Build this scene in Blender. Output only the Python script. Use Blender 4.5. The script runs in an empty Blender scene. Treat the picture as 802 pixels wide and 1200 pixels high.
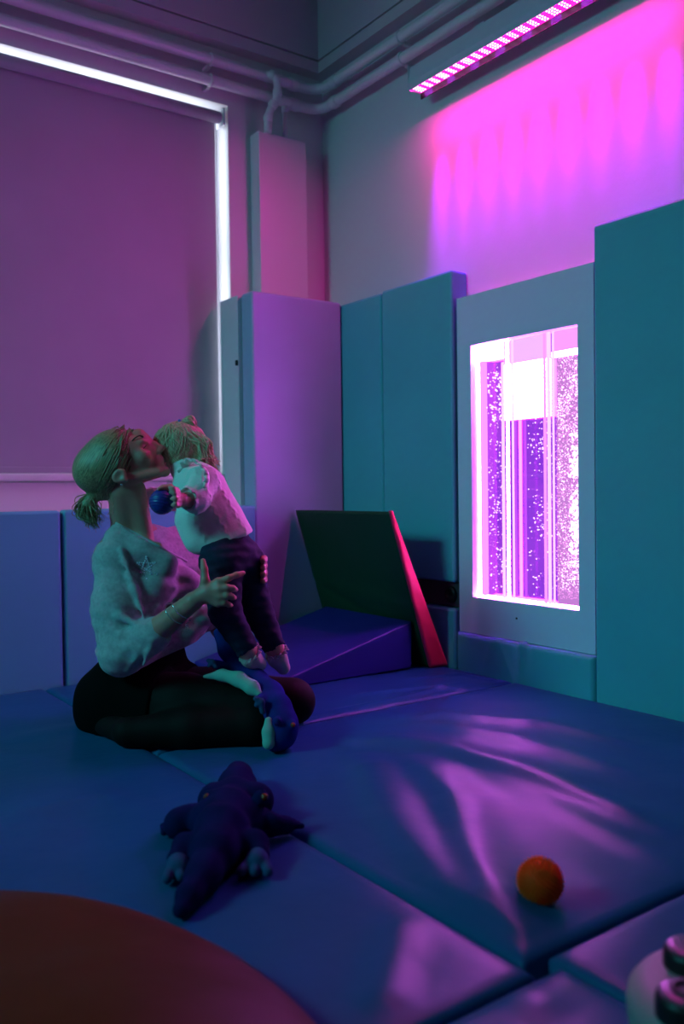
import bpy, bmesh, math, random
import numpy as np
from mathutils import Vector, Matrix

random.seed(7)
rng = np.random.default_rng(11)
SC = bpy.context.scene
COL = SC.collection

# ------------------------------------------------------------------ camera frame
FPX = 1027.87
YAW, PITCH, ROLL = 0.620989, 0.025012, -0.012757
_cy, _sy = math.cos(YAW), math.sin(YAW)
FW = np.array([_sy*math.cos(PITCH), _cy*math.cos(PITCH), -math.sin(PITCH)])
_r0 = np.array([_cy, -_sy, 0.0]); _u0 = np.cross(_r0, FW)
RT = math.cos(ROLL)*_r0 + math.sin(ROLL)*_u0
UP = -math.sin(ROLL)*_r0 + math.cos(ROLL)*_u0
CAM = np.array([0.0, 0.0, 0.75])
RIGHT = _r0                                   # level axes used for posing the figures
DEEP = np.array([_sy, _cy, 0.0])
ZUP = np.array([0.0, 0.0, 1.0])

def ray(px, py): return FW + RT*(px-401)/FPX - UP*(py-600)/FPX
def at(px, py, d): return CAM + ray(px, py)*d            # a point at depth d
def onz(px, py, h=0.0):                                  # a point at height h
    d = ray(px, py); return CAM + d*(h-CAM[2])/d[2]

# ------------------------------------------------------------------ object helpers
def link(name, me, mat=None, parent=None, smooth=True):
    o = bpy.data.objects.new(name, me); COL.objects.link(o)
    if mat is not None: me.materials.append(mat)
    if smooth:
        me.polygons.foreach_set('use_smooth', [True]*len(me.polygons))
    if parent is not None:
        o.parent = parent
        o.matrix_parent_inverse = parent.matrix_basis.inverted()
    return o

def mesh_np(name, v, f, mat=None, parent=None, smooth=True):
    me = bpy.data.meshes.new(name)
    if isinstance(f, np.ndarray): f = f.tolist()
    me.from_pydata(np.asarray(v).tolist(), [], f); me.update()
    return link(name, me, mat, parent, smooth)

def bm_obj(name, bm, mat=None, parent=None, smooth=True):
    me = bpy.data.meshes.new(name); bm.normal_update(); bm.to_mesh(me); bm.free()
    return link(name, me, mat, parent, smooth)

def empty(name, loc):
    o = bpy.data.objects.new(name, None); COL.objects.link(o)
    o.location = loc; o.empty_display_size = 0.05
    return o

def tag(o, label, cat, group=None, kind=None):
    o['label'] = label; o['category'] = cat
    if group: o['group'] = group
    if kind: o['kind'] = kind
    return o

def struct(o, label=None):
    o['kind'] = 'structure'
    if label: o['label'] = label
    return o

def sharp(o, ang=35):
    m = o.modifiers.new('ws', 'WEIGHTED_NORMAL'); m.keep_sharp = True
    return o

def bm_box(bm, x0, x1, y0, y1, z0, z1, bev=0.0, seg=2):
    b = bmesh.new()
    bmesh.ops.create_cube(b, size=1.0)
    for v in b.verts:
        v.co = Vector(((x0+x1)/2+v.co.x*(x1-x0), (y0+y1)/2+v.co.y*(y1-y0), (z0+z1)/2+v.co.z*(z1-z0)))
    if bev > 0:
        bmesh.ops.bevel(b, geom=b.edges[:], offset=bev, segments=seg, profile=0.5, affect='EDGES')
    t = bpy.data.meshes.new('t'); b.to_mesh(t); b.free()
    bm.from_mesh(t); bpy.data.meshes.remove(t)

def box(name, x0, x1, y0, y1, z0, z1, mat, parent=None, bev=0.003, seg=2):
    bm = bmesh.new(); bm_box(bm, x0, x1, y0, y1, z0, z1, bev, seg)
    return sharp(bm_obj(name, bm, mat, parent))

def boxes(name, lst, mat, parent=None, bev=0.0):
    bm = bmesh.new()
    for b in lst: bm_box(bm, *b, bev)
    return sharp(bm_obj(name, bm, mat, parent, smooth=bev > 0))

def tube_np(pts, rad, n=10, caps=True):
    P = np.asarray(pts, float); m = len(P)
    R = np.full(m, rad) if np.isscalar(rad) else np.asarray(rad, float)
    T = np.gradient(P, axis=0); T /= np.linalg.norm(T, axis=1)[:, None]+1e-12
    ref = np.array([0, 0, 1.0]) if abs(T[0][2]) < 0.9 else np.array([1.0, 0, 0])
    N = np.cross(ref, T[0]); N /= np.linalg.norm(N)
    V = []; a = np.linspace(0, 2*np.pi, n, endpoint=False)
    for i in range(m):
        N = N - T[i]*(N@T[i]); N /= np.linalg.norm(N)+1e-12
        B = np.cross(T[i], N)
        V.append(P[i] + R[i]*(np.cos(a)[:, None]*N + np.sin(a)[:, None]*B))
    V = np.concatenate(V); F = []
    for i in range(m-1):
        for j in range(n):
            k = (j+1) % n
            F.append((i*n+j, i*n+k, (i+1)*n+k, (i+1)*n+j))
    if caps:
        F.append(tuple(range(n-1, -1, -1))); F.append(tuple((m-1)*n+j for j in range(n)))
    return V, F

def join_np(parts):
    V = []; F = []; o = 0
    for v, f in parts:
        V.append(v); F += [tuple(i+o for i in q) for q in f]; o += len(v)
    return np.concatenate(V), F

def smooth_path(pts, n=8):
    P = np.asarray(pts, float); out = []
    Q = np.vstack([2*P[0]-P[1], P, 2*P[-1]-P[-2]])
    for i in range(1, len(Q)-2):
        for t in np.linspace(0, 1, n, endpoint=False):
            a, b, c, d = Q[i-1], Q[i], Q[i+1], Q[i+2]
            out.append(0.5*((2*b)+(c-a)*t+(2*a-5*b+4*c-d)*t*t+(3*b-a-3*c+d)*t**3))
    out.append(P[-1]); return np.array(out)

def tube(name, pts, rad, mat, parent=None, n=12):
    v, f = tube_np(pts, rad, n); return mesh_np(name, v, f, mat, parent)

def ico_np(c, r, sub=1):
    b = bmesh.new(); bmesh.ops.create_icosphere(b, subdivisions=sub, radius=r)
    b.verts.ensure_lookup_table()
    v = np.array([x.co[:] for x in b.verts])+np.asarray(c); f = [tuple(q.index for q in p.verts) for p in b.faces]
    b.free(); return v, f

def lathe(name, c, prof, mat, parent=None, n=48):
    V = []; F = []; m = len(prof)
    for i in range(n):
        a = 2*math.pi*i/n
        for r, z in prof: V.append((c[0]+r*math.cos(a), c[1]+r*math.sin(a), c[2]+z))
    for i in range(n):
        k = (i+1) % n
        for j in range(m-1): F.append((i*m+j, k*m+j, k*m+j+1, i*m+j+1))
    o = mesh_np(name, V, F, mat, parent); return o

# ------------------------------------------------------------------ solid sculpting: blended fields meshed by surface nets
class Clay:
    def __init__(s, lo, hi, h):
        s.lo = np.asarray(lo, float); s.h = h
        s.n = np.ceil((np.asarray(hi)-s.lo)/h).astype(int)+1
        s.f = np.full(s.n, 9.0, np.float32)
    def _win(s, lo, hi):
        a = np.clip(np.floor((lo-s.lo)/s.h).astype(int), 0, s.n); b = np.clip(np.ceil((hi-s.lo)/s.h).astype(int)+1, 0, s.n)
        if np.any(b <= a): return None, None
        ax = [(s.lo[i]+s.h*np.arange(a[i], b[i])).astype(np.float32) for i in range(3)]
        return tuple(slice(a[i], b[i]) for i in range(3)), np.meshgrid(*ax, indexing='ij', sparse=True)
    def _mix(s, w, d, k, sub):
        g = s.f[w]
        if sub:
            d = -d
            if k > 0:
                t = np.clip(0.5-0.5*(g-d)/k, 0, 1); s.f[w] = g*(1-t)+d*t+k*t*(1-t)
            else: s.f[w] = np.maximum(g, d)
        elif k > 0:
            t = np.clip(0.5+0.5*(g-d)/k, 0, 1); s.f[w] = g*(1-t)+d*t-k*t*(1-t)
        else: s.f[w] = np.minimum(g, d)
    def cone(s, a, b, r1, r2, k=0.01, sub=False):
        a = np.asarray(a, float); b = np.asarray(b, float); R = max(r1, r2)+2*k+3*s.h
        w, g = s._win(np.minimum(a, b)-R, np.maximum(a, b)+R)
        if w is None: return s
        ba = b-a; q = float(ba@ba)+1e-12
        t = np.clip(((g[0]-a[0])*ba[0]+(g[1]-a[1])*ba[1]+(g[2]-a[2])*ba[2])/q, 0, 1)
        d = np.sqrt((g[0]-a[0]-t*ba[0])**2+(g[1]-a[1]-t*ba[1])**2+(g[2]-a[2]-t*ba[2])**2)-(r1+(r2-r1)*t)
        s._mix(w, d.astype(np.float32), k, sub); return s
    def chain(s, pts, rs, k=0.01, sub=False):
        for i in range(len(pts)-1): s.cone(pts[i], pts[i+1], rs[i], rs[i+1], k, sub)
        return s
    def ball(s, c, r, k=0.01, sub=False): return s.ell(c, (r, r, r), None, k, sub)
    def ell(s, c, r, ax=None, k=0.01, sub=False):
        c = np.asarray(c, float); r = np.asarray(r, float); A = np.eye(3) if ax is None else np.asarray(ax, float)
        R = max(r)+2*k+3*s.h
        w, g = s._win(c-R, c+R)
        if w is None: return s
        k0 = 0; k1 = 0
        for i in range(3):
            p = (g[0]-c[0])*A[i][0]+(g[1]-c[1])*A[i][1]+(g[2]-c[2])*A[i][2]
            k0 = k0+(p/r[i])**2; k1 = k1+(p/r[i]**2)**2
        k0 = np.sqrt(k0); k1 = np.sqrt(k1)+1e-9
        s._mix(w, (k0*(k0-1)/k1).astype(np.float32), k, sub); return s
    def cut(s, p, n, k=0.0):                       # remove the half space on the side n points to
        p = np.asarray(p, float); n = np.asarray(n, float); n = n/np.linalg.norm(n)
        w, g = s._win(s.lo, s.lo+s.h*s.n)
        d = -((g[0]-p[0])*n[0]+(g[1]-p[1])*n[1]+(g[2]-p[2])*n[2])
        s._mix(w, np.broadcast_to(d, s.f.shape).astype(np.float32), k, True); return s
    def wave(s, fn):                               # ripple the surface by a displacement function of position
        w, g = s._win(s.lo, s.lo+s.h*s.n)
        m = np.abs(s.f) < 0.03
        X = [np.broadcast_to(q, s.f.shape)[m] for q in g]
        s.f[m] -= fn(*X).astype(np.float32); return s
    def mesh(s, it=1):
        f = s.f; f[0] = f[-1] = 1; f[:, 0] = f[:, -1] = 1; f[:, :, 0] = f[:, :, -1] = 1
        S = f < 0
        cs = [(i, j, k) for i in (0, 1) for j in (0, 1) for k in (0, 1)]
        n = np.array(f.shape)-1
        cnt = np.zeros(n, np.int8)
        for c in cs: cnt += S[c[0]:c[0]+n[0], c[1]:c[1]+n[1], c[2]:c[2]+n[2]]
        act = (cnt > 0) & (cnt < 8); idx = np.argwhere(act)
        ids = np.full(n, -1, np.int32); ids[act] = np.arange(len(idx))
        val = np.stack([f[idx[:, 0]+c[0], idx[:, 1]+c[1], idx[:, 2]+c[2]] for c in cs], 1)
        acc = np.zeros((len(idx), 3)); num = np.zeros(len(idx))
        C = np.array(cs, float)
        for i in range(8):
            for j in range(i+1, 8):
                if np.abs(C[i]-C[j]).sum() != 1: continue
                x = (val[:, i] < 0) != (val[:, j] < 0)
                t = val[x, i]/(val[x, i]-val[x, j])
                acc[x] += C[i]+(C[j]-C[i])*t[:, None]; num[x] += 1
        V = s.lo+s.h*(idx+acc/num[:, None]); F = []
        for a in range(3):
            b, c = (a+1) % 3, (a+2) % 3
            A = np.moveaxis(S, (a, b, c), (0, 1, 2)); I = np.moveaxis(ids, (a, b, c), (0, 1, 2))
            A0, A1 = A[:-1, 1:-1, 1:-1], A[1:, 1:-1, 1:-1]
            e = np.argwhere(A0 != A1); neg = A0[e[:, 0], e[:, 1], e[:, 2]]
            i, j, k = e[:, 0], e[:, 1], e[:, 2]
            q = np.stack([I[i, j, k], I[i, j+1, k], I[i, j+1, k+1], I[i, j, k+1]], 1)
            q[~neg] = q[~neg][:, ::-1]; F.append(q)
        F = np.concatenate(F)
        for _ in range(it):
            acc = np.zeros_like(V); num = np.zeros(len(V))
            for a, b in ((0, 1), (1, 2), (2, 3), (3, 0)):
                np.add.at(acc, F[:, a], V[F[:, b]]); np.add.at(num, F[:, a], 1)
                np.add.at(acc, F[:, b], V[F[:, a]]); np.add.at(num, F[:, b], 1)
            V = 0.4*V+0.6*acc/num[:, None]
        return V, F
    def obj(s, name, mat, parent=None, it=1):
        v, f = s.mesh(it); return mesh_np(name, v, f, mat, parent)

# ------------------------------------------------------------------ materials
def mat(name, col, rough=0.5, spec=0.5, bump=None, var=None, sheen=0, metal=0, coat=0):
    m = bpy.data.materials.new(name); m.use_nodes = True
    nt = m.node_tree; N = nt.nodes; L = nt.links; b = N['Principled BSDF']
    b.inputs['Base Color'].default_value = (*col, 1); b.inputs['Roughness'].default_value = rough
    b.inputs['Specular IOR Level'].default_value = spec; b.inputs['Metallic'].default_value = metal
    b.inputs['Sheen Weight'].default_value = sheen; b.inputs['Coat Weight'].default_value = coat
    tc = N.new('ShaderNodeTexCoord')
    if var:                                         # (scale, amount): slow variation of the colour
        n = N.new('ShaderNodeTexNoise'); n.inputs['Scale'].default_value = var[0]; n.inputs['Detail'].default_value = 5
        L.new(tc.outputs['Object'], n.inputs['Vector'])
        r = N.new('ShaderNodeValToRGB'); r.color_ramp.elements[0].position = 0.3; r.color_ramp.elements[1].position = 0.7
        r.color_ramp.elements[0].color = (*[c*(1-var[1]) for c in col], 1)
        r.color_ramp.elements[1].color = (*[min(1, c*(1+var[1])) for c in col], 1)
        L.new(n.outputs['Fac'], r.inputs['Fac']); L.new(r.outputs['Color'], b.inputs['Base Color'])
    h = None
    for sc_, st, det in (bump or []):               # list of (scale, strength, detail)
        n = N.new('ShaderNodeTexNoise'); n.inputs['Scale'].default_value = sc_; n.inputs['Detail'].default_value = det
        L.new(tc.outputs['Object'], n.inputs['Vector'])
        u = N.new('ShaderNodeBump'); u.inputs['Strength'].default_value = st; u.inputs['Distance'].default_value = 0.3/sc_
        L.new(n.outputs['Fac'], u.inputs['Height'])
        if h: L.new(h.outputs['Normal'], u.inputs['Normal'])
        h = u
    if h: L.new(h.outputs['Normal'], b.inputs['Normal'])
    return m

def emit(name, col, s, sampling='AUTO'):
    m = bpy.data.materials.new(name); m.use_nodes = True
    nt = m.node_tree; nt.nodes.clear()
    o = nt.nodes.new('ShaderNodeOutputMaterial'); e = nt.nodes.new('ShaderNodeEmission')
    e.inputs['Color'].default_value = (*col, 1); e.inputs['Strength'].default_value = s
    nt.links.new(e.outputs[0], o.inputs[0]); m.cycles.emission_sampling = sampling
    return m

def clear(name, col, gloss=0.12, rough=0.02):        # thin clear sheet: mostly lets light through, a little mirror
    m = bpy.data.materials.new(name); m.use_nodes = True
    nt = m.node_tree; N = nt.nodes; N.clear()
    o = N.new('ShaderNodeOutputMaterial'); t = N.new('ShaderNodeBsdfTransparent'); g = N.new('ShaderNodeBsdfGlossy')
    x = N.new('ShaderNodeMixShader'); w_ = N.new('ShaderNodeLayerWeight'); w_.inputs['Blend'].default_value = .5; p_ = N.new('ShaderNodeMath'); p_.operation = 'POWER'; p_.inputs[1].default_value = 4; nt.links.new(w_.outputs['Facing'], p_.inputs[0]); f = N.new('ShaderNodeMath'); f.operation = 'MULTIPLY_ADD'; f.inputs[1].default_value = .75; f.inputs[2].default_value = .03; nt.links.new(p_.outputs[0], f.inputs[0])
    t.inputs['Color'].default_value = (*col, 1); g.inputs['Roughness'].default_value = rough
    nt.links.new(f.outputs[0], x.inputs[0]); nt.links.new(t.outputs[0], x.inputs[1]); nt.links.new(g.outputs[0], x.inputs[2])
    nt.links.new(x.outputs[0], o.inputs[0]); return m

def strand_mat(name, c0, c1, along, rough=0.38):
    """hair: streaks that run along one direction"""
    m = bpy.data.materials.new(name); m.use_nodes = True
    nt = m.node_tree; N = nt.nodes; L = nt.links; b = N['Principled BSDF']
    b.inputs['Roughness'].default_value = rough
    a = np.asarray(along, float); a /= np.linalg.norm(a)
    p = np.cross(a, DEEP); p /= np.linalg.norm(p); q = np.cross(a, p)
    tc = N.new('ShaderNodeTexCoord'); cb = N.new('ShaderNodeCombineXYZ')
    for i, (v, s) in enumerate(((a, 9), (p, 330), (q, 330))):
        d = N.new('ShaderNodeVectorMath'); d.operation = 'DOT_PRODUCT'; d.inputs[1].default_value = tuple(v*s)
        L.new(tc.outputs['Object'], d.inputs[0]); L.new(d.outputs['Value'], cb.inputs[i])
    n = N.new('ShaderNodeTexNoise'); n.inputs['Scale'].default_value = 1; n.inputs['Detail'].default_value = 3
    L.new(cb.outputs[0], n.inputs['Vector'])
    r = N.new('ShaderNodeValToRGB'); r.color_ramp.elements[0].position = 0.35; r.color_ramp.elements[1].position = 0.65
    r.color_ramp.elements[0].color = (*c0, 1); r.color_ramp.elements[1].color = (*c1, 1)
    L.new(n.outputs['Fac'], r.inputs['Fac']); L.new(r.outputs['Color'], b.inputs['Base Color'])
    u = N.new('ShaderNodeBump'); u.inputs['Strength'].default_value = 0.6; u.inputs['Distance'].default_value = 0.003
    L.new(n.outputs['Fac'], u.inputs['Height']); L.new(u.outputs['Normal'], b.inputs['Normal'])
    return m

M_wall = mat('wall_paint', (0.66, 0.66, 0.68), 0.7, 0.25, [(9, 0.08, 4), (160, 0.1, 2)])
M_ceil = mat('ceiling_paint', (0.5, 0.5, 0.53), 0.8, 0.2, [(40, 0.05, 2)])
M_floor = mat('floor_vinyl', (0.08, 0.09, 0.12), 0.6, 0.3, [(30, 0.05, 2)], (6, 0.2))
M_gloss = mat('white_gloss_paint', (0.7, 0.7, 0.72), 0.35, 0.5, [(60, 0.04, 2)])
M_board = mat('white_board', (0.74, 0.78, 0.92), 0.3, 0.5, [(140, 0.02, 2)])
M_pad = mat('pale_blue_vinyl', (0.09, 0.48, 0.54), 0.42, 0.4, [(5, 0.05, 2), (420, 0.05, 1)], (3, 0.04))
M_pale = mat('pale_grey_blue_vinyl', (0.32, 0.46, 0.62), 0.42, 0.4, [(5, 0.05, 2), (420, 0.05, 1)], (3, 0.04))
M_matblue = mat('blue_mat_vinyl', (0.011, 0.095, 0.22), 0.32, 0.09, [(7, 0.06, 3), (300, 0.06, 1)], (4, 0.06))
M_navy = mat('navy_foam_vinyl', (0.016, 0.018, 0.21), 0.45, 0.4, [(10, 0.06, 2), (300, 0.05, 1)])
M_green = mat('green_foam_vinyl', (0.004, 0.045, 0.018), 0.5, 0.35, [(8, 0.1, 2), (300, 0.06, 1)])
M_red = mat('red_foam_vinyl', (0.8, 0.025, 0.10), 0.45, 0.4, [(9, 0.1, 2), (300, 0.05, 1)])
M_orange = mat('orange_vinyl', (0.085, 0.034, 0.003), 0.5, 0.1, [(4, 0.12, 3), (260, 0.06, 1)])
M_blind = mat('blind_fabric', (0.36, 0.36, 0.42), 0.8, 0.2, [(900, 0.15, 1)], (3, 0.04))
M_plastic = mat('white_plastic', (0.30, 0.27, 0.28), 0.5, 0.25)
M_black = mat('black_plastic', (0.010, 0.010, 0.012), 0.38, 0.35)
M_dark = mat('dark_metal', (0.03, 0.03, 0.035), 0.4, 0.5, metal=0.4)
M_alu = mat('grey_metal', (0.62, 0.63, 0.68), 0.4, 0.5, [(80, 0.03, 1)])
M_skin = mat('skin', (0.50, 0.21, 0.16), 0.45, 0.4, [(260, 0.06, 2)], (30, 0.05))
M_cskin = mat('child_skin', (0.60, 0.28, 0.23), 0.48, 0.4, [(260, 0.04, 2)])
M_lip = mat('lip', (0.42, 0.10, 0.10), 0.35, 0.5)
M_brow = mat('brow_hair', (0.10, 0.06, 0.04), 0.6, 0.3)
M_knit = mat('grey_knit', (0.38, 0.37, 0.39), 0.85, 0.15, [(420, 0.3, 2), (26, 0.12, 3)], (90, 0.14), sheen=0.15)
M_skirt = mat('black_skirt_cloth', (0.003, 0.003, 0.0035), 0.9, 0.05, [(300, 0.2, 1)])
M_tight = mat('sheer_black_tights', (0.010, 0.005, 0.005), 0.7, 0.12, [(800, 0.1, 1)])
M_jean = mat('dark_denim', (0.012, 0.016, 0.045), 0.8, 0.2, [(500, 0.3, 1), (20, 0.12, 2)], (60, 0.25))
M_cardi = mat('cream_wool', (0.72, 0.70, 0.66), 0.9, 0.1, [(330, 0.35, 2), (30, 0.15, 2)], sheen=0.15)
M_sock = mat('pale_sock', (0.55, 0.46, 0.46), 0.9, 0.1, [(300, 0.3, 2)])
M_silver = mat('silver', (0.8, 0.8, 0.8), 0.18, 0.5, metal=1)
M_sequin = mat('sequin', (0.95, 0.85, 1.0), 0.4, 1.0)
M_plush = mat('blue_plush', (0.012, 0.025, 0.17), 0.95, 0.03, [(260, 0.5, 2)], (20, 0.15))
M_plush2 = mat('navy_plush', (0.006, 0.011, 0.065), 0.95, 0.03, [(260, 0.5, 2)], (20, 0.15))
M_belly = mat('pale_green_plush', (0.2, 0.46, 0.38), 0.95, 0.03, [(260, 0.4, 2)])
M_paw = mat('teal_plush', (0.03, 0.075, 0.17), 0.95, 0.03, [(260, 0.4, 2)])
M_eye = mat('amber_bead', (0.25, 0.04, 0.01), 0.12, 0.6)
M_oball = mat('orange_rubber', (1.0, 0.10, 0.006), 0.65, 0.2)
M_bball = mat('blue_rubber', (0.008, 0.03, 0.24), 0.4, 0.45)
M_tie = mat('blue_hair_tie', (0.01, 0.18, 0.45), 0.6, 0.3)

# ------------------------------------------------------------------ room shell
XW, YW = 2.609, 3.776          # inner faces of the right wall and of the window wall
XB, YB, ZC = -3.0, -3.0, 3.4
WX0, WX1, WZ0, WZ1 = 0.25, 2.055, 0.80, 2.605     # window opening
struct(boxes('wall_left', [(XB, WX0, YW, YW+.2, -.05, ZC), (WX1, XW+.2, YW, YW+.2, -.05, ZC),
       (WX0, WX1, YW, YW+.2, -.05, WZ0), (WX0, WX1, YW, YW+.2, WZ1, ZC)], M_wall))
struct(boxes('wall_right', [(XW, XW+.2, YB, YW, -.05, ZC)], M_wall))
struct(boxes('wall_rear', [(XB-.2, XB, YB-.2, YW+.2, -.05, ZC)], M_wall))
struct(boxes('wall_front', [(XB, XW+.2, YB-.2, YB, -.05, ZC)], M_wall))
struct(boxes('floor', [(XB, XW+.2, YB, YW+.2, -.15, -.05)], M_floor))
struct(boxes('ceiling', [(XB-.2, XW+.2, YB-.2, YW+.2, ZC, ZC+.1)], M_ceil))
# boxed fascia under the ceiling: lower board, shadow gap, upper board
zb, zg = 2.86, 2.916
struct(boxes('trim_1', [(XB, XW, YW-.07, YW, zb, zg), (XB, XW, YW-.035, YW, zg, zg+.009), (XB, XW, YW-.07, YW, zg+.009, ZC)], M_ceil), 'boxed white fascia above the window wall')
struct(boxes('trim_2', [(XW-.07, XW, YB, YW-.07, zb, zg), (XW-.035, XW, YB, YW-.07, zg, zg+.009), (XW-.07, XW, YB, YW-.07, zg+.009, ZC)], M_ceil), 'boxed white fascia above the lamp wall')
# pipe boxing above and behind the corner pad, and the low ledge below the window
struct(box('trim_3', 2.176, 2.448, 3.69, YW, 1.5, 2.487, M_gloss), 'white pipe boxing in the corner')
struct(box('trim_4', 1.995, XW, 3.60, YW, -.05, 1.66, M_gloss), 'pale boxing behind the corner pad')
struct(box('trim_5', XB, 1.99, 3.50, YW, -.05, 0.675, M_gloss), 'white ledge below the window')
# window: frame, panes, reveal lining and sill
win = struct(empty('window_1', ((WX0+WX1)/2, YW+.15, WZ0)), 'tall window behind the roller blind')
fr = []
for a, b in ((WX0, WX0+.05), (WX1-.05, WX1), (1.13, 1.18)): fr.append((a, b, YW+.12, YW+.17, WZ0, WZ1))
for a, b in ((WZ0, WZ0+.05), (WZ1-.05, WZ1), (1.9, 1.95)): fr.append((WX0, WX1, YW+.122, YW+.168, a, b))
boxes('window_frame', fr, M_gloss, win, 0.004)
boxes('window_pane', [(WX0+.02, WX1-.02, YW+.143, YW+.147, WZ0+.02, WZ1-.02)], clear('window_glass', (0.95, 0.97, 1)), win)
box('window_sill', WX0-.03, 2.03, YW-.03, YW+.118, 0.803, 0.836, M_gloss, win, 0.012, 4)

# roller blind hanging just inside the opening
bl = tag(empty('roller_blind', (1.15, YW+.03, 0.86)), 'grey roller blind pulled down over the bright window', 'blind')
yb = YW+.047
tube('roller_tube', [(WX0+.03, YW+.018, 2.545), (2.018, YW+.018, 2.545)], 0.0275, M_blind, bl, 24)
boxes('blind_fabric', [(WX0+.03, 2.006, yb-.002, yb, 0.862, 2.55)], M_blind, bl)
box('hem_bar', WX0+.03, 2.006, yb-.007, yb+.005, 0.838, 0.866, M_blind, bl, 0.004)
for x in (WX0+.012, 2.030):
    box('bracket', x-.005, x+.005, YW-.012, yb+.02, 2.505, 2.585, M_alu, bl, 0.002)

# ------------------------------------------------------------------ heating pipes
def ring(name, c, axis, r, w, m, parent):
    a = np.asarray(axis, float); a /= np.linalg.norm(a); c = np.asarray(c, float)
    tube(name, [c-a*w/2, c-a*w*.3, c+a*w*.3, c+a*w/2], [r*.9, r, r, r*.9], m, parent, 16)

def bend(p0, pc, p1, n=8):
    p0, pc, p1 = map(np.array, (p0, pc, p1)); t = np.linspace(0, 1, n)[:, None]
    return list((1-t)**2*p0+2*t*(1-t)*pc+t*t*p1)

def heating_pipe(z, off, label, rad=0.024):
    yy, xx = YW-off, XW-off
    root = tag(empty('heating_pipe', (xx, yy, z)), label, 'pipe', 'heating pipes under the fascia')
    path = [(XB+.05, yy, z), (0.5, yy, z), (xx-.11, yy, z)]+bend((xx-.10, yy, z), (xx, yy, z), (xx, yy-.10, z))+[(xx, yy-.11, z), (xx, 1.5, z), (xx, YB+.05, z)]
    tube('pipe', path, rad, M_gloss, root, 18)
    ring('coupling', (xx-.15, yy, z), (1, 0, 0), rad+.006, .05, M_gloss, root)
    ring('coupling', (xx, yy-.14, z), (0, 1, 0), rad+.006, .05, M_gloss, root)
    return root, xx, yy
up, ux, uy = heating_pipe(2.760, .076, 'upper white heating pipe running round the corner just under the fascia')
lo, lx, ly = heating_pipe(2.668, .066, 'lower white heating pipe running round the corner beside the lamp')
for root, xx, yy, z in ((up, ux, uy, 2.760), (lo, lx, ly, 2.668)):
    for x in (0.35, 1.93):
        ring('bracket', (x, yy, z), (1, 0, 0), .030, .016, M_gloss, root)
        box('bracket_stem', x-.008, x+.008, yy+.02, YW, z-.03, z-.014, M_gloss, root, 0.001)
    for y in (3.05, 1.4):
        ring('bracket', (xx, y, z), (0, 1, 0), .030, .016, M_gloss, root)
        box('bracket_stem', xx+.02, XW, y-.008, y+.008, z-.03, z-.014, M_gloss, root, 0.001)
# branches dropping into the boxing
pth = smooth_path([(2.215, uy, 2.76), (2.245, uy-.03, 2.758), (2.262, uy-.045, 2.72), (2.258, uy-.045, 2.65), (2.235, uy-.03, 2.60), (2.222, uy-.02, 2.55), (2.22, uy-.02, 2.48)], 6)
br = tube('branch_pipe', pth, .018, M_gloss, up, 14)
for i in (6, 16, 22, 30): ring('coupling', pth[i], pth[i+1]-pth[i-1], .023, .03, M_gloss, br)
b2 = tube('branch_pipe', [(2.34, ly, 2.668), (2.34, ly, 2.58), (2.338, ly, 2.48)], .013, M_gloss, lo, 12)
ring('coupling', (2.34, ly, 2.63), (0, 0, 1), .018, .03, M_gloss, b2)

# ------------------------------------------------------------------ wall-washer lamp with its LEDs
LY0, LY1, LX0, LX1, LZ = 1.69, 2.925, 2.475, 2.545, 2.472
lamp = tag(empty('wall_washer_lamp', (2.51, 2.3, LZ)), 'long grey bar lamp of pink LEDs fixed high on the wall', 'lamp')
bm = bmesh.new()
prof = [(LX0, LZ+.004), (LX0-.004, LZ+.02), (LX0+.008, LZ+.092), (LX0+.02, LZ+.10), (LX1-.012, LZ+.10), (LX1, LZ+.088), (LX1, LZ)]
ra = [bm.verts.new((x, LY0, z)) for x, z in prof]; rb = [bm.verts.new((x, LY1, z)) for x, z in prof]
for i in range(len(prof)):
    j = (i+1) % len(prof); bm.faces.new((ra[i], rb[i], rb[j], ra[j]))
bm.faces.new(ra[::-1]); bm.faces.new(rb)
bmesh.ops.recalc_face_normals(bm, faces=bm.faces[:])
bm_obj('housing', bm, M_alu, lamp, smooth=False)
for y in (LY0-.003, LY1+.003):
    box('end_cap', LX0-.004, LX1+.004, y-.003, y+.003, LZ-.006, LZ+.102, M_alu, lamp, 0.002)
box('lens_rail', LX0-.002, LX0+.004, LY0, LY1, LZ-.008, LZ+.004, M_alu, lamp, 0.001)
box('rear_lip', LX1-.004, LX1, LY0, LY1, LZ-.030, LZ+.002, M_dark, lamp, 0.001)
for y in (2.55, 1.85):
    box('mount', LX1-.02, XW, y-.03, y+.03, LZ+.09, LZ+.13, M_alu, lamp, 0.003)
box('led_board', LX0+.004, LX1-.004, LY0+.004, LY1-.004, LZ-.003, LZ, emit('led_board_glow', (1.0, 0.02, 0.5), 1.6, 'NONE'), lamp, 0)
M_led = emit('led', (1.0, 0.5, 0.92), 6, 'NONE')
y = LY1-.018; g = 0
while y > LY0+.02:
    n = 3 if g % 3 == 0 else 2; parts = []
    for i in range(n):
        for j in range(4): parts.append(ico_np((LX0+.012+j*.014, y-i*.013, LZ-.003), .0037, 2))
    v, f = join_np(parts); mesh_np('led_cluster', v, f, M_led, lamp)
    y -= n*.013+.019; g += 1

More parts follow.
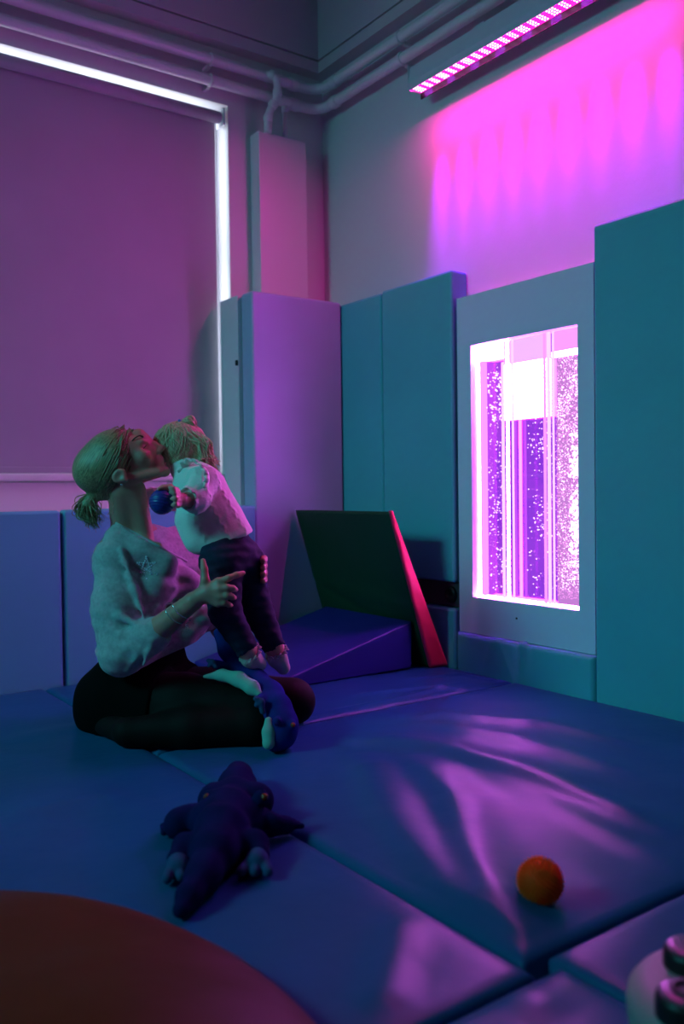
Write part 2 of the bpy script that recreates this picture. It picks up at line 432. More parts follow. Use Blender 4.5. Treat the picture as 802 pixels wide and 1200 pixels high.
# ------------------------------------------------------------------ wall pads
def pad(x0, x1, y0, y1, z0, z1, label, group=None, bev=0.014, m=M_pad, name='wall_pad', cat='wall pad', bulge=None):
    bm = bmesh.new(); bmesh.ops.create_cube(bm, size=1.0)
    for v in bm.verts: v.co = Vector(((x0+x1)/2+v.co.x*(x1-x0), (y0+y1)/2+v.co.y*(y1-y0), (z0+z1)/2+v.co.z*(z1-z0)))
    bmesh.ops.bevel(bm, geom=bm.edges[:], offset=bev, segments=4, profile=0.5, affect='EDGES')
    o = sharp(bm_obj(name, bm, m))
    return tag(o, label, cat, group)
XF = 2.515; G = 'padded wall panels'
pad(2.517, XW, 1.0, 1.993, -.048, 1.664, 'tall blue wall pad on the near side of the bubble panel', G)
pad(XF, XW, 2.713, 3.186, 0.355, 1.662, 'tall blue wall pad standing directly against the far side of the bubble panel', G)
pad(XF, XW, 3.188, 3.600, 0.355, 1.655, 'narrow blue wall pad in the corner, second from the bubble panel', G)
pad(XF, XW, 2.713, 3.600, -.048, 0.245, 'low blue wall pad behind the red side of the foam backrest', G)
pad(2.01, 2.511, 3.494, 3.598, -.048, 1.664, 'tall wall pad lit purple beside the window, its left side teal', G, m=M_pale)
pad(1.113, 1.985, 3.441, 3.498, -.048, 0.686, 'low blue wall pad under the window behind the woman and the child', G)
pad(0.235, 1.103, 3.438, 3.498, -.048, 0.684, 'low blue wall pad under the window left of the woman', G)
pad(-.64, 0.228, 3.438, 3.498, -.048, 0.684, 'low blue wall pad at the outer end of the row under the window', G)
# small clip on the corner boxing
cl = tag(box('wall_hook', 1.985, 1.996, 3.604, 3.616, 1.335, 1.36, M_black, None, 0.002), 'small black hook on the side of the pale corner boxing', 'hook')
# dark rail with a round socket in the gap between the pads
rl = tag(empty('cable_rail', (2.56, 3.1, 0.30)), 'dark rail with a round black socket in the gap between wall pads', 'rail')
box('rail', 2.545, XW, 2.715, 3.598, 0.249, 0.351, mat('brown_rail', (0.06, 0.05, 0.06), 0.5), rl)
v = [(0.0, 0), (.018, 0), (.020, -.004), (.030, -.004), (.034, 0.0), (.036, .012)]
parts = []
n = 28; VV = []; FF = []
for i in range(n):
    a = 2*math.pi*i/n
    for r, dx in v: VV.append((2.535+dx, 2.762+r*math.cos(a), 0.300+r*math.sin(a)))
for i in range(n):
    k = (i+1) % n
    for j in range(len(v)-1): FF.append((i*6+j, k*6+j, k*6+j+1, i*6+j+1))
mesh_np('socket', VV, FF, M_black, rl)

# low kick pad under the bubble panel: soft vinyl with a puckered middle
def kick_pad():
    ny, nz = 90, 26; y0, y1, z0, z1 = 1.997, 2.700, -.03, 0.152
    V = []; F = []
    prof = []
    for j in range(nz+1):
        t = j/nz
        if t < .78: prof.append((2.511, z0+(z1-.014-z0)*t/.78))
        else:
            a = (t-.78)/.22
            prof.append((2.511+.09*max(0, a-.35)/.65+.012*(1-math.cos(min(1, a/.35)*math.pi/2)), z1-.014+.014*math.sin(min(1, a/.35)*math.pi/2)))
    for i in range(ny+1):
        y = y0+(y1-y0)*i/ny
        for x, z in prof:
            s = (y-2.33)
            w = .020*math.exp(-(s/.012)**2)*max(0, z-.03)/.1-.014*math.exp(-((s-.032)/.016)**2)*max(0, z-.03)/.1-.010*math.exp(-((s+.03)/.014)**2)*max(0, z-.06)/.1
            w += .004*math.exp(-((s-.10-.5*(z-.1))/.02)**2)+.004*math.exp(-((s-.17+.4*(z-.1))/.025)**2)
            e = min(y-y0, y1-y); rr = .012*max(0, 1-e/.012)**2
            V.append((x-w*.8+rr, y, z+w*.35*(z > .1)))
    m = nz+1
    for i in range(ny):
        for j in range(nz): F.append((i*m+j, (i+1)*m+j, (i+1)*m+j+1, i*m+j+1))
    b = len(V)
    V += [(XW, y0, z0), (XW, y1, z0), (XW, y0, z1), (XW, y1, z1)]
    F.append(tuple([j for j in range(m)]+[b+2, b])); F.append(tuple([ny*m+j for j in range(m-1, -1, -1)]+[b+1, b+3]))
    o = mesh_np('wall_pad', V, F, M_pad)
    return tag(o, 'low soft blue pad with a pucker along the foot of the bubble panel', 'wall pad', G)
kick_pad()

# ------------------------------------------------------------------ bubble panel
bp = tag(empty('bubble_panel', (2.56, 2.35, 0.16)), 'white framed bubble panel glowing pink and violet in the wall', 'bubble panel')
PY0, PY1, PZ0, PZ1 = 2.000, 2.698, 0.154, 1.539
OY0, OY1, OZ0, OZ1 = 2.072, 2.617, 0.3035, 1.333
fx0, fx1 = 2.53, 2.548
boxes('frame', [(fx0, fx1, PY0, OY0, PZ0, PZ1), (fx0, fx1, OY1, PY1, PZ0, PZ1), (fx0, fx1, OY0, OY1, PZ0, OZ0), (fx0, fx1, OY0, OY1, OZ1, PZ1)], M_board, bp)
boxes('casing', [(fx1, 2.605, PY0, OY0, PZ0, PZ1), (fx1, 2.605, OY1, PY1, PZ0, PZ1), (fx1, 2.605, OY0, OY1, PZ0, OZ0), (fx1, 2.605, OY0, OY1, OZ1, PZ1)], mat('casing_white', (.8, .8, .85), .5), bp)
box('screw', fx0-.003, fx0+.001, 2.372, 2.379, .238, .245, M_dark, bp, 0.001)
def tank_glow():
    m = bpy.data.materials.new('tank_glow'); m.use_nodes = True; nt = m.node_tree; N = nt.nodes; L = nt.links; N.clear()
    o = N.new('ShaderNodeOutputMaterial'); e = N.new('ShaderNodeEmission'); tc = N.new('ShaderNodeTexCoord'); s = N.new('ShaderNodeSeparateXYZ')
    L.new(tc.outputs['Object'], s.inputs[0])
    n = N.new('ShaderNodeTexNoise'); n.inputs['Scale'].default_value = 3; L.new(tc.outputs['Object'], n.inputs['Vector'])
    r = N.new('ShaderNodeValToRGB'); r.color_ramp.elements[0].position = .35; r.color_ramp.elements[1].position = .7
    r.color_ramp.elements[0].color = (.20, .03, .62, 1); r.color_ramp.elements[1].color = (.30, .045, .66, 1)
    L.new(n.outputs['Fac'], r.inputs[0]); L.new(r.outputs[0], e.inputs['Color'])
    e.inputs['Strength'].default_value = 1.15
    g = N.new('ShaderNodeBsdfGlossy'); g.inputs['Color'].default_value = (.22, .06, .22, 1); g.inputs['Roughness'].default_value = .03
    ad = N.new('ShaderNodeAddShader'); L.new(e.outputs[0], ad.inputs[0]); L.new(g.outputs[0], ad.inputs[1])
    L.new(ad.outputs[0], o.inputs[0]); return m
M_tank = tank_glow()
box('tank_back', 2.598, 2.606, OY0-.01, OY1+.01, OZ0-.01, OZ1+.01, M_tank, bp, 0)
M_white = emit('glow_white_pink', (0.85, 0.13, 1.0), 62.0)
M_pink = emit('lamp_pink', (1.0, 0.30, 0.95), 1.3)
M_lilac = emit('lamp_lilac', (0.85, 0.45, 0.9), 1.2)
M_edge = emit('acrylic_edge', (1.0, 0.42, 1.0), 1.8)
M_hot = emit('hot_pink', (1.0, 0.02, 0.75), 0.8)
def yy(px, py=560, X=2.56): d = ray(px, py); return (CAM+d*X/d[0])[1]
def zz(px, py, X=2.575): d = ray(px, py); return (CAM+d*X/d[0])[2]
def strip(name, pa, pb, z0, z1, m, x0=2.566, x1=2.590):
    return box(name, x0, x1, yy(pb), yy(pa), z0, z1, m, bp, 0.001)
t0, t1 = OZ0-.008, OZ1+.008
strip('glow_column', 549, 556, t0, 1.27, M_pink)
strip('glow_column', 557, 560.5, t0, 1.27, M_white)
strip('glow_column', 561.5, 566, t0, 1.27, M_pink, 2.57, 2.59)
strip('water_surface', 549, 587, 1.27, t1, M_white)
for a, b, m in ((588.5, 591, M_edge), (594, 596.6, M_white), (600.5, 602, M_edge), (637.5, 640, M_pink), (642, 645, M_edge), (648, 649.5, M_edge)):
    strip('acrylic_edge', a, b, t0, t1 if a > 592 else 1.25, m, 2.560, 2.566)
strip('glow_block', 588, 640.5, zz(615, 490), zz(615, 424), M_white, 2.572, 2.592)  # bright reflection in the tank, drawn as a self-lit block
strip('glow_block', 588, 640.5, zz(615, 423), t1, M_lilac, 2.578, 2.592)
strip('water_surface', 646, 684, zz(660, 417), zz(660, 411), M_white)
strip('glow_block', 646, 684, zz(660, 410), t1, M_pink, 2.578, 2.592)
strip('foot_light', 549, 684, t0, OZ0+.006, M_white, 2.552, 2.590)
strip('glow_column', 646, 690, t0, zz(660, 418), emit('lilac_haze', (.80, .30, .95), .75), 2.594, 2.598)  # added glowing sheet, lifts the lilac behind the right-hand bubbles
strip('glow_column', 676, 682, t0, 0.62, M_pink, 2.58, 2.592)
M_bub = emit('bubble_glint', (1.0, 0.62, 1.0), 2.2, 'NONE'); M_bub2 = emit('bubble_pink', (1.0, 0.35, 1.0), 1.0, 'NONE')  # bubbles emit by themselves, standing in for scattered LED light
def bubbles(n, pa, pb, z0, z1, r0, r1, x0, x1, m, clump=0):
    parts = []; ya, yb_ = yy(pb), yy(pa)
    cs = [(random.uniform(ya, yb_), random.uniform(z0, z1)) for _ in range(clump)]
    while len(parts) < n:
        if clump and random.random() < .7:
            c = random.choice(cs); y = random.gauss(c[0], .018); z = random.gauss(c[1], .03)
        else: y, z = random.uniform(ya, yb_), random.uniform(z0, z1)
        if not (ya < y < yb_ and z0 < z < z1): continue
        v, f = ico_np((random.uniform(x0, x1), y, z), random.uniform(r0, r1)); v[:, 2] = z+(v[:, 2]-z)*random.choice((1, 1, .7))
        parts.append((v, f))
    v, f = join_np(parts); o = mesh_np('bubbles', v, f, m, bp); o['kind'] = 'stuff'
bubbles(210, 567, 587, .33, 1.25, .0018, .0036, 2.585, 2.594, M_bub, 16)
bubbles(170, 567, 587, .33, 1.25, .0012, .002, 2.585, 2.594, M_bub2, 8)
bubbles(60, 567, 587, 1.02, 1.22, .003, .0048, 2.582, 2.592, M_bub, 5)
bubbles(185, 612, 640, .33, 1.05, .0017, .0032, 2.585, 2.594, M_bub, 22)
bubbles(2600, 647, 681, .33, 1.24, .0014, .0034, 2.580, 2.594, M_bub2)
bubbles(1500, 650, 681, .36, 1.24, .0014, .003, 2.574, 2.590, M_bub, 60)
bubbles(230, 664, 681, .40, 0.95, .004, .009, 2.576, 2.590, M_bub, 7)
bubbles(120, 640, 650, .33, 1.15, .001, .002, 2.580, 2.594, M_bub)
boxes('front_pane', [(2.551, 2.5525, OY0-.01, OY1+.01, OZ0-.01, OZ1+.01)], clear('acrylic_front', (1, 1, 1)), bp)

# ------------------------------------------------------------------ floor mats
def seg_dist(X, Y, poly):
    best = np.full(X.shape, 9.0); side = np.zeros(X.shape); par = np.zeros(X.shape); L = 0
    P = np.asarray(poly)[:, :2]; tot = sum(np.linalg.norm(P[i+1]-P[i]) for i in range(len(P)-1))
    for i in range(len(P)-1):
        a, b = P[i], P[i+1]; d = b-a; q = d@d
        t = np.clip(((X-a[0])*d[0]+(Y-a[1])*d[1])/q, 0, 1)
        e = np.hypot(X-a[0]-t*d[0], Y-a[1]-t*d[1]); s = np.sign((X-a[0])*d[1]-(Y-a[1])*d[0])
        m = e < best; best[m] = e[m]; side[m] = s[m]; par[m] = (L+t[m]*math.sqrt(q))/tot
        L += math.sqrt(q)
    return best, side, par

def floor_mat(x0, x1, y0, y1, label, res=.02, ridges=(), bumps=(), sink=.009):
    nx, ny = int((x1-x0)/res), int((y1-y0)/res)
    xs = np.concatenate([[x0, x0+.006], np.linspace(x0+.014, x1-.014, nx), [x1-.006, x1]])
    ys = np.concatenate([[y0, y0+.006], np.linspace(y0+.014, y1-.014, ny), [y1-.006, y1]])
    X, Y = np.meshgrid(xs, ys, indexing='ij'); Z = np.zeros_like(X)
    for poly, amp, wl, wr in ridges:
        d, s, p = seg_dist(X, Y, poly)
        w = np.where(s > 0, wr, wl); Z += amp*np.exp(-(d/w)**2)*np.clip(np.minimum(p, 1-p)*6+.15, 0, 1)
    for cx, cy, r, a in bumps: Z += a*np.exp(-((X-cx)**2+(Y-cy)**2)/r**2)
    Z += .0022*np.sin(X*7.1+Y*3.2+x0)*np.sin(Y*5.7-X*2.3)+.0015*np.sin(X*15+y0)*np.sin(Y*13+X*4)
    ed = np.minimum(np.minimum(X-x0, x1-X), np.minimum(Y-y0, y1-Y))
    Z *= np.clip(ed/.05, 0.15, 1)
    Z -= sink*np.clip(1-ed/.016, 0, 1)**2+.004*np.clip(1-ed/.10, 0, 1)**2
    nX, nY = X.shape
    V = np.stack([X, Y, Z], -1).reshape(-1, 3)
    i, j = np.meshgrid(np.arange(nX-1), np.arange(nY-1), indexing='ij')
    a = (i*nY+j).ravel(); F = np.stack([a, a+nY, a+nY+1, a+1], 1).tolist()
    per = [k*nY for k in range(nX)]+[(nX-1)*nY+k for k in range(1, nY)]+[k*nY+nY-1 for k in range(nX-2, -1, -1)]+[k for k in range(nY-2, 0, -1)]
    base = len(V); W = V[per].copy(); W[:, 2] = -.049
    V = np.vstack([V, W]); n = len(per)
    for k in range(n):
        q = (k+1) % n; F.append((per[q], per[k], base+k, base+q))
    F.append(tuple(base+k for k in range(n)))
    o = mesh_np('floor_mat', V, F, M_matblue)
    return tag(o, label, 'floor mat', 'blue vinyl floor mats')
def fl(*pp): return [onz(*p) for p in pp]
rid2 = [
 (fl((400, 868), (520, 884), (640, 922), (800, 985)), .022, .085, .045),
 (fl((420, 885), (455, 960), (520, 1040), (600, 1112)), .022, .09, .045),
 (fl((480, 890), (530, 940), (560, 1010), (615, 1105)), .019, .08, .045),
 (fl((560, 905), (680, 960), (802, 1020)), .008, .08, .05),
 (fl((480, 850), (600, 868), (760, 915)), .008, .06, .05),
 (fl((440, 850), (520, 840), (640, 850), (770, 880)), .007, .05, .04)]
floor_mat(1.028, 2.508, 0.957, 2.368, 'large blue floor mat with diagonal wrinkles under the orange spiky ball', .0125, rid2, [(1.75, 1.75, .5, .012)])
rid1 = [
 (fl((345, 848), (440, 826), (560, 812)), .009, .02, .012),
 (fl((380, 835), (470, 818), (540, 800)), .007, .016, .012),
 (fl((420, 815), (500, 806), (575, 808)), .010, .02, .010),
 (fl((480, 796), (540, 790), (590, 800)), .007, .018, .014)]
floor_mat(1.028, 2.508, 2.376, 3.432, 'blue floor mat with fine creases in the corner under the foam wedges', .0125, rid1)
floor_mat(-0.62, 1.020, 0.925, 3.432, 'long blue floor mat under the navy plush crocodile', .02,
          [(fl((0, 870), (120, 850), (190, 885)), .006, .06, .05), (fl((470, 1075), (455, 1130), (440, 1190)), .010, .04, .03), (fl((0, 960), (150, 930)), .006, .08, .06)],
          [(.3, 2.3, .5, .008)])
floor_mat(1.078, 2.508, -0.50, 0.948, 'blue floor mat in the near right corner under the white switch console', .02, [(fl((690, 1080), (760, 1060), (802, 1050)), .008, .03, .03)])
floor_mat(-0.62, 1.070, -0.60, 0.917, 'blue floor mat nearest the camera beside the orange cushion', .02, [(fl((600, 1150), (640, 1190)), .008, .04, .04)])
# ------------------------------------------------------------------ foam ramp and backrest
def prism(name, prof, axis_pts, mat_, parent=None, bev=.008):
    """prof: list of (x, z); axis_pts: the two y values"""
    bm = bmesh.new()
    a = [bm.verts.new((x, axis_pts[0], z)) for x, z in prof]; b = [bm.verts.new((x, axis_pts[1], z)) for x, z in prof]
    n = len(prof)
    for i in range(n): bm.faces.new((a[i], a[(i+1) % n], b[(i+1) % n], b[i]))
    bm.faces.new(a[::-1]); bm.faces.new(b)
    bmesh.ops.recalc_face_normals(bm, faces=bm.faces[:])
    bmesh.ops.bevel(bm, geom=bm.edges[:], offset=bev, segments=3, profile=.5, affect='EDGES')
    return bm
ramp = sharp(bm_obj('foam_ramp', prism('r', [(1.66, .003), (2.352, .003), (2.356, .200), (1.66, .022)], (2.80, 3.430), M_navy), M_navy))
tag(ramp, 'navy blue foam ramp lying on the mat below the green backrest', 'foam ramp')
def backrest():
    root = tag(empty('foam_wedge', (2.44, 3.1, 0)), 'green foam backrest with a red side standing behind the navy ramp', 'foam wedge')
    y0, y1 = 2.765, 3.47
    # green front
    ny, nz = 40, 40; V = []; F = []
    def xf(z): return 2.418-(z/.66)*.206
    def xb(z): return 2.520-(z/.66)*.290
    for i in range(ny+1):
        for j in range(nz+1):
            y = y0+(y1-y0)*i/ny; z = .004+.656*j/nz; u = i/ny; w = j/nz
            x = xf(z)-.003*math.sin(math.pi*u)*math.sin(math.pi*w)
            x += .006*math.exp(-((z-.19-.10*u+.04*math.sin(4*u))/.02)**2)-.004*math.exp(-((z-.25-.08*u)/.03)**2)+.004*math.exp(-((z-.30+.2*u)/.03)**2)*u
            V.append((x, y, z))
    m = nz+1
    for i in range(ny):
        for j in range(nz): F.append((i*m+j, i*m+j+1, (i+1)*m+j+1, (i+1)*m+j))
    nf = len(V)
    for i in range(ny+1):
        for j in range(nz+1):
            y = y0+(y1-y0)*i/ny; z = .004+.656*j/nz; V.append((xb(z), y, z))
    for i in range(ny):
        for j in range(nz): F.append((nf+i*m+j, nf+(i+1)*m+j, nf+(i+1)*m+j+1, nf+i*m+j+1))
    for i in range(ny):
        F.append((i*m, (i+1)*m, nf+(i+1)*m, nf+i*m)); F.append((i*m+nz, nf+i*m+nz, nf+(i+1)*m+nz, (i+1)*m+nz))
    for j in range(nz):
        F.append((j, nf+j, nf+j+1, j+1)); k = ny*m; F.append((k+j, k+j+1, nf+k+j+1, nf+k+j))
    mesh_np('front_cover', V, F, M_green, root, smooth=True)
    # red side panel with a soft, slightly puckered face
    V = []; F = []; nx = 10; nz2 = 50
    for s, yy_ in ((0, y0-.010), (1, y0+.002)):
        for j in range(nz2+1):
            z = .002+.662*j/nz2
            for i in range(nx+1):
                u = i/nx; x = xf(z)+(xb(z)-xf(z))*u-.001+.002*u
                e = min(u, 1-u)*(xb(z)-xf(z)); dy = 0
                if s == 0: dy = .008*max(0, 1-e/.010)**2-.003*math.sin(z*38+u*2)*math.sin(u*math.pi)*.6
                V.append((x, yy_+dy, z))
    m = nx+1; o = (nz2+1)*m
    for j in range(nz2):
        for i in range(nx):
            F.append((j*m+i, j*m+i+1, (j+1)*m+i+1, (j+1)*m+i)); F.append((o+j*m+i, o+(j+1)*m+i, o+(j+1)*m+i+1, o+j*m+i+1))
        F.append((j*m, (j+1)*m, o+(j+1)*m, o+j*m)); F.append((j*m+nx, o+j*m+nx, o+(j+1)*m+nx, (j+1)*m+nx))
    for i in range(nx):
        F.append((i, o+i, o+i+1, i+1)); k = nz2*m; F.append((k+i, k+i+1, o+k+i+1, o+k+i))
    p = mesh_np('side_panel', V, F, M_red, root); p['label'] = 'red side panel'
backrest()

# ------------------------------------------------------------------ orange cushion in the near corner
def cushion():
    cx, cy, R = -.15, 1.05, .80
    prof = [(0.0, .22), (.2, .222), (.4, .218), (.55, .205), (.68, .18), (.80, .14), (.89, .09), (.94, .045), (.945, .02), (.92, .006), (.6, .004), (0, .004)]
    n = 120; V = []; F = []; pr = smooth_path([(r, z, 0) for r, z in prof], 4)[:, :2]; m = len(pr)
    for i in range(n):
        a = 2*math.pi*i/n
        for r, z in pr:
            k = 1.006+.004*math.sin(5*a)
            z2 = z+(.010*math.sin(a*9+r*4)*math.exp(-((r-.72)/.18)**2)+.008*math.exp(-(((a-.15)/.06))**2)*math.exp(-((r-.75)/.2)**2) if z > .05 else 0)
            V.append((cx+r*k*math.cos(a)*R/.95, cy+r*k*math.sin(a)*R/.95, z2*.72))
    for i in range(n):
        k = (i+1) % n
        for j in range(m-1): F.append((i*m+j, i*m+j+1, k*m+j+1, k*m+j))
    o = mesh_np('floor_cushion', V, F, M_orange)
    tag(o, 'big round orange vinyl floor cushion in the near corner', 'floor cushion')
cushion()

# ------------------------------------------------------------------ white switch console
con = tag(empty('switch_console', (1.15, .66, .0)), 'round white console with black domed buttons at the picture edge', 'switch console')
CC = (1.108, .640, .001)
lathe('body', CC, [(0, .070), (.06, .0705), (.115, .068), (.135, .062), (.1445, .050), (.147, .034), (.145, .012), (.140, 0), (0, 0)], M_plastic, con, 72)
def button(c, r, ring_on):
    b = lathe('button', c, [(0, .029), (r*.6, .0287), (r*.85, .0272), (r*.95, .0235), (r, .018), (r*1.01, -.004)], M_black, con, 40)
    cap = lathe('button_cap', (c[0], c[1], c[2]+.001), [(0, .0295), (r*.6, .0292), (r*.82, .0280), (r*.9, .0255)], mat('button_cap', (.10, .08, .12), .30, .6), b, 40)
    if ring_on:
        a = np.linspace(0, 2*np.pi, 33)
        P = np.stack([c[0]+r*.42*np.cos(a), c[1]+r*.42*np.sin(a), np.full(33, c[2]+.0305)], 1)
        tube('button_mark', P, r*.10, M_black, b, 8)
for q, mk in (((813, 1108), False), ((807, 1161), True)):
    c_ = onz(*q, .099); button((c_[0], c_[1], .069), .041, mk)
button((1.175, .60, .068), .040, False)

# ------------------------------------------------------------------ balls
def spiky_ball(c, r, n, m, label):
    V, F = ico_np(c, r, 4); parts = [(V, F)]; ga = math.pi*(3-math.sqrt(5))
    for i in range(n):
        z = 1-2*(i+.5)/n; q = math.sqrt(1-z*z); d = np.array([q*math.cos(ga*i), q*math.sin(ga*i), z])
        parts.append(tube_np([np.array(c)+d*r*.97, np.array(c)+d*(r+.0035), np.array(c)+d*(r+.0062)], [.0024, .0016, .0006], 5))
    v, f = join_np(parts); o = mesh_np('spiky_ball', v, f, m); return tag(o, label, 'ball')
pc = onz(633, 1058); r_ = .037
spiky_ball((pc[0]-.005, pc[1]-.005, r_+.006), r_, 420, M_oball, 'small orange spiky rubber ball on the wrinkled mat')

# ------------------------------------------------------------------ woman kneeling on the mat
def woman():
    D = DEEP; R_ = RIGHT
    root = tag(empty('person', onz(190, 862, 0)), 'blonde woman kneeling on the mats in grey knit top and black skirt, holding the child', 'person')
    dh = 2.75
    def H(px, py, off=0.0): return at(px, py, dh)+D*off           # head, off < 0 is towards the camera
    a_long = at(160, 508, dh)-at(107, 574, dh); a_long /= np.linalg.norm(a_long)     # back of head to forehead
    a_perp = np.cross(a_long, D); a_perp /= np.linalg.norm(a_perp)
    a_face = at(193, 524, dh)-at(158, 560, dh); a_face /= np.linalg.norm(a_face)
    c = Clay(at(85, 480, 2.9)-D*.75-R_*.0+np.array([-.25, -.25, 0]), at(85, 480, 2.9)+np.array([1.05, .85, 0]), .0042)
    pts_lo = np.min([at(85, 890, 2.5), at(375, 890, 2.5), at(85, 480, 3.1), at(375, 480, 3.1), at(85, 480, 2.5), onz(240, 888)], 0)
    pts_hi = np.max([at(85, 490, 3.1), at(375, 490, 3.1), at(375, 480, 2.5), at(85, 480, 2.5)], 0)
    pts_lo[2] = -.004
    c = Clay(pts_lo, pts_hi, .0042)
    # --- trunk
    sN, sF = at(131, 652, 2.74), at(208, 642, 2.97)                # near and far shoulder
    su = sF-sN; su /= np.linalg.norm(su)
    ch = np.cross(su, ZUP); ch /= np.linalg.norm(ch)
    if ch@D > 0: ch = -ch                                          # chest direction, towards picture right and the camera
    axT = [su, ch, ZUP]
    c.ell(at(172, 690, 2.86), (.150, .095, .16), axT, .02)
    c.ell(at(172, 758, 2.87), (.125, .088, .12), axT, .04)
    c.ell(at(152, 812, 2.86), (.155, .125, .115), axT, .04)
    c.cone(sN+ZUP*.0, sF, .052, .052, .04)
    for q in (at(180, 690, 2.745), at(214, 688, 2.83)): c.ball(q, .056, .035)
    c.ball(at(128, 828, 2.82), .105, .04); c.ball(at(150, 826, 2.95), .105, .04)
    # --- neck
    c.cone(at(145, 575, 2.755), at(153, 632, 2.83), .050, .058, .03)
    c.cone(at(156, 625, 2.82), sN+ZUP*.005, .045, .045, .03); c.cone(at(156, 625, 2.82), sF, .045, .045, .03)
    c.cone(at(158, 575, 2.75), at(172, 632, 2.77), .035, .024, .02)
    c.cone(at(148, 632, 2.74), at(186, 640, 2.73), .012, .012, .03)      # collar bone
    # --- head
    c.ell(H(131, 541), (.098, .083, .072), [a_long, a_perp, D], .012)
    c.ell(H(154, 528), (.052, .062, .060), [a_long, a_perp, D], .02)
    for s in (-1, 1):
        c.cone(H(151, 562, s*.046), H(188, 554, s*.020), .019, .013, .02)      # jaw
        c.ball(H(171, 536, s*.036), .024, .02)                                 # cheek
        c.ball(H(168, 521, s*.026), .020, .012)                                # brow and orbit
    c.cone(H(160, 545), H(183, 545), .042, .026, .02)
    c.cone(H(163, 512), H(171, 517), .026, .015, .012)
    c.ball(H(193, 552.5), .0175, .012)                                         # chin
    for s in (-1, 1):
        c.ball(H(172.5, 524.5, s*.034), .0115, .008, sub=True)                   # eye socket
        c.ball(H(169.4, 525.6, s*.030), .0140, .004)                             # closed lid over the eye
    c.chain([H(168, 517), H(176, 530), H(183, 543)], [.024, .026, .022], .012)               # middle of the face
    c.chain([H(171.5, 517), H(181, 521), H(190, 525.5)], [.0100, .0092, .0105], .009)        # nose
    for s in (-1, 1): c.ball(H(187.5, 529, s*.010), .0072, .006)
    c.ball(H(188.5, 538), .011, .008)
    c.cone(H(189, 547.5, -.016), H(189, 547.5, .016), .003, .003, .004, sub=True)
    # near ear
    for s in (-1, 1):
        e = H(147, 558, s*.075); tilt = a_perp*.0
        ax = [a_face, np.cross(a_face, D), D]
        c.ell(e, (.026, .021, .0095), ax, .006)
        c.ell(e+D*s*.010+R_*.002, (.016, .012, .008), ax, .004, sub=True)
        c.ball(H(153.5, 562.5, s*.073), .009, .006)
    # --- near arm and hand
    el, wr = at(145, 768, 2.64), at(226, 705, 2.545)
    c.chain([sN+R_*.008, el], [.044, .043], .02); c.chain([el, at(180, 742, 2.60), wr], [.043, .040, .0265], .012)
    def hand(P, k=.006):
        for pts, rs in P: c.chain(pts, rs, k)
    kn = [at(256, 682, 2.535), at(257.5, 690, 2.525), at(258, 699, 2.525), at(255.5, 707, 2.53)]
    c.cone(wr, at(243, 694, 2.54), .024, .0225, .012)
    for q, r in zip(kn, (.0135, .0135, .013, .012)): c.cone(at(236, 697, 2.545), q, .017, r, .010)
    hand([([kn[0], at(268, 677.5, 2.530), at(278, 673.5, 2.545), at(285.5, 671.5, 2.56)], [.0115, .0095, .0088, .0072]),
          ([kn[1], at(266, 688.5, 2.520), at(273, 689.5, 2.527), at(276.5, 691, 2.548)], [.0115, .0098, .009, .0078]),
          ([kn[2], at(266, 698, 2.520), at(272, 699.5, 2.528), at(275, 700.5, 2.548)], [.011, .0095, .0088, .0075]),
          ([kn[3], at(263, 706.5, 2.525), at(268, 708.5, 2.533), at(271, 709.5, 2.55)], [.0102, .0085, .0078, .0068]),
          ([at(238, 693, 2.545), at(240.5, 680, 2.54), at(239.5, 667, 2.545), at(238, 657, 2.553)], [.0155, .0130, .0105, .0080])])
    # --- far arm, its hand wrapped round the child's hip
    elF = at(262, 735, 2.97); wrF = at(292, 690, 2.85)
    c.chain([sF, elF, wrF], [.048, .042, .027], .015)
    c.cone(wrF, at(301, 676, 2.80), .024, .020, .01)
    for i, (py, e) in enumerate(((656, 654), (663, 662), (670, 670), (677, 678))):
        hand([([at(300, py+4, 2.80), at(307, py, 2.76), at(309.5, e+1, 2.72), at(308.2, e+3, 2.695)], [.0125, .0118, .0112, .0095])])
    hand([([at(298, 684, 2.82), at(300, 672, 2.80), at(302, 660, 2.79)], [.013, .011, .009])])
    # --- legs folded under: near thigh and shin, far thigh and shin
    hN, kN = at(142, 818, 2.78), at(296, 838, 2.64); hF, kF = at(168, 812, 2.93), at(342, 822, 2.84)
    c.chain([hN, (hN+kN)/2-ZUP*.0, kN], [.098, .092, .070], .03)
    c.chain([hF, (hF+kF)/2, kF], [.095, .088, .066], .03)
    aN, aF = onz(150, 858, .045), onz(168, 838, .045)
    sk, sg = at(298, 862, 2.60), at(338, 838, 2.84); sk[2] = .058; sg[2] = .058
    c.chain([kN, sk], [.066, .056], .03); c.chain([sk, (sk+aN)/2, aN], [.055, .056, .036], .02)
    c.chain([kF, sg], [.062, .055], .03); c.chain([sg, (sg+aF)/2, aF], [.055, .056, .036], .02)
    for a_, b_ in ((aN, onz(112, 846, .032)), (aF, onz(128, 826, .032))): c.cone(a_, b_, .034, .024, .015)
    c.cut(np.array([0, 0, .004]), (0, 0, -1))
    body = c.obj('body', M_skin, root)
    # --- tights over the legs
    t = Clay(pts_lo, pts_hi, .006); g = .0055
    t.chain([hN, (hN+kN)/2, kN], [.098+g, .092+g, .070+g], .03); t.chain([hF, (hF+kF)/2, kF], [.095+g, .088+g, .066+g], .03)
    t.chain([kN, sk], [.066+g, .056+g], .03); t.chain([sk, (sk+aN)/2, aN], [.055+g, .056+g, .036+g], .02)
    t.chain([kF, sg], [.062+g, .055+g], .03); t.chain([sg, (sg+aF)/2, aF], [.055+g, .056+g, .036+g], .02)
    for a_, b_ in ((aN, onz(112, 846, .032)), (aF, onz(128, 826, .032))): t.cone(a_, b_, .034+g, .024+g, .015)
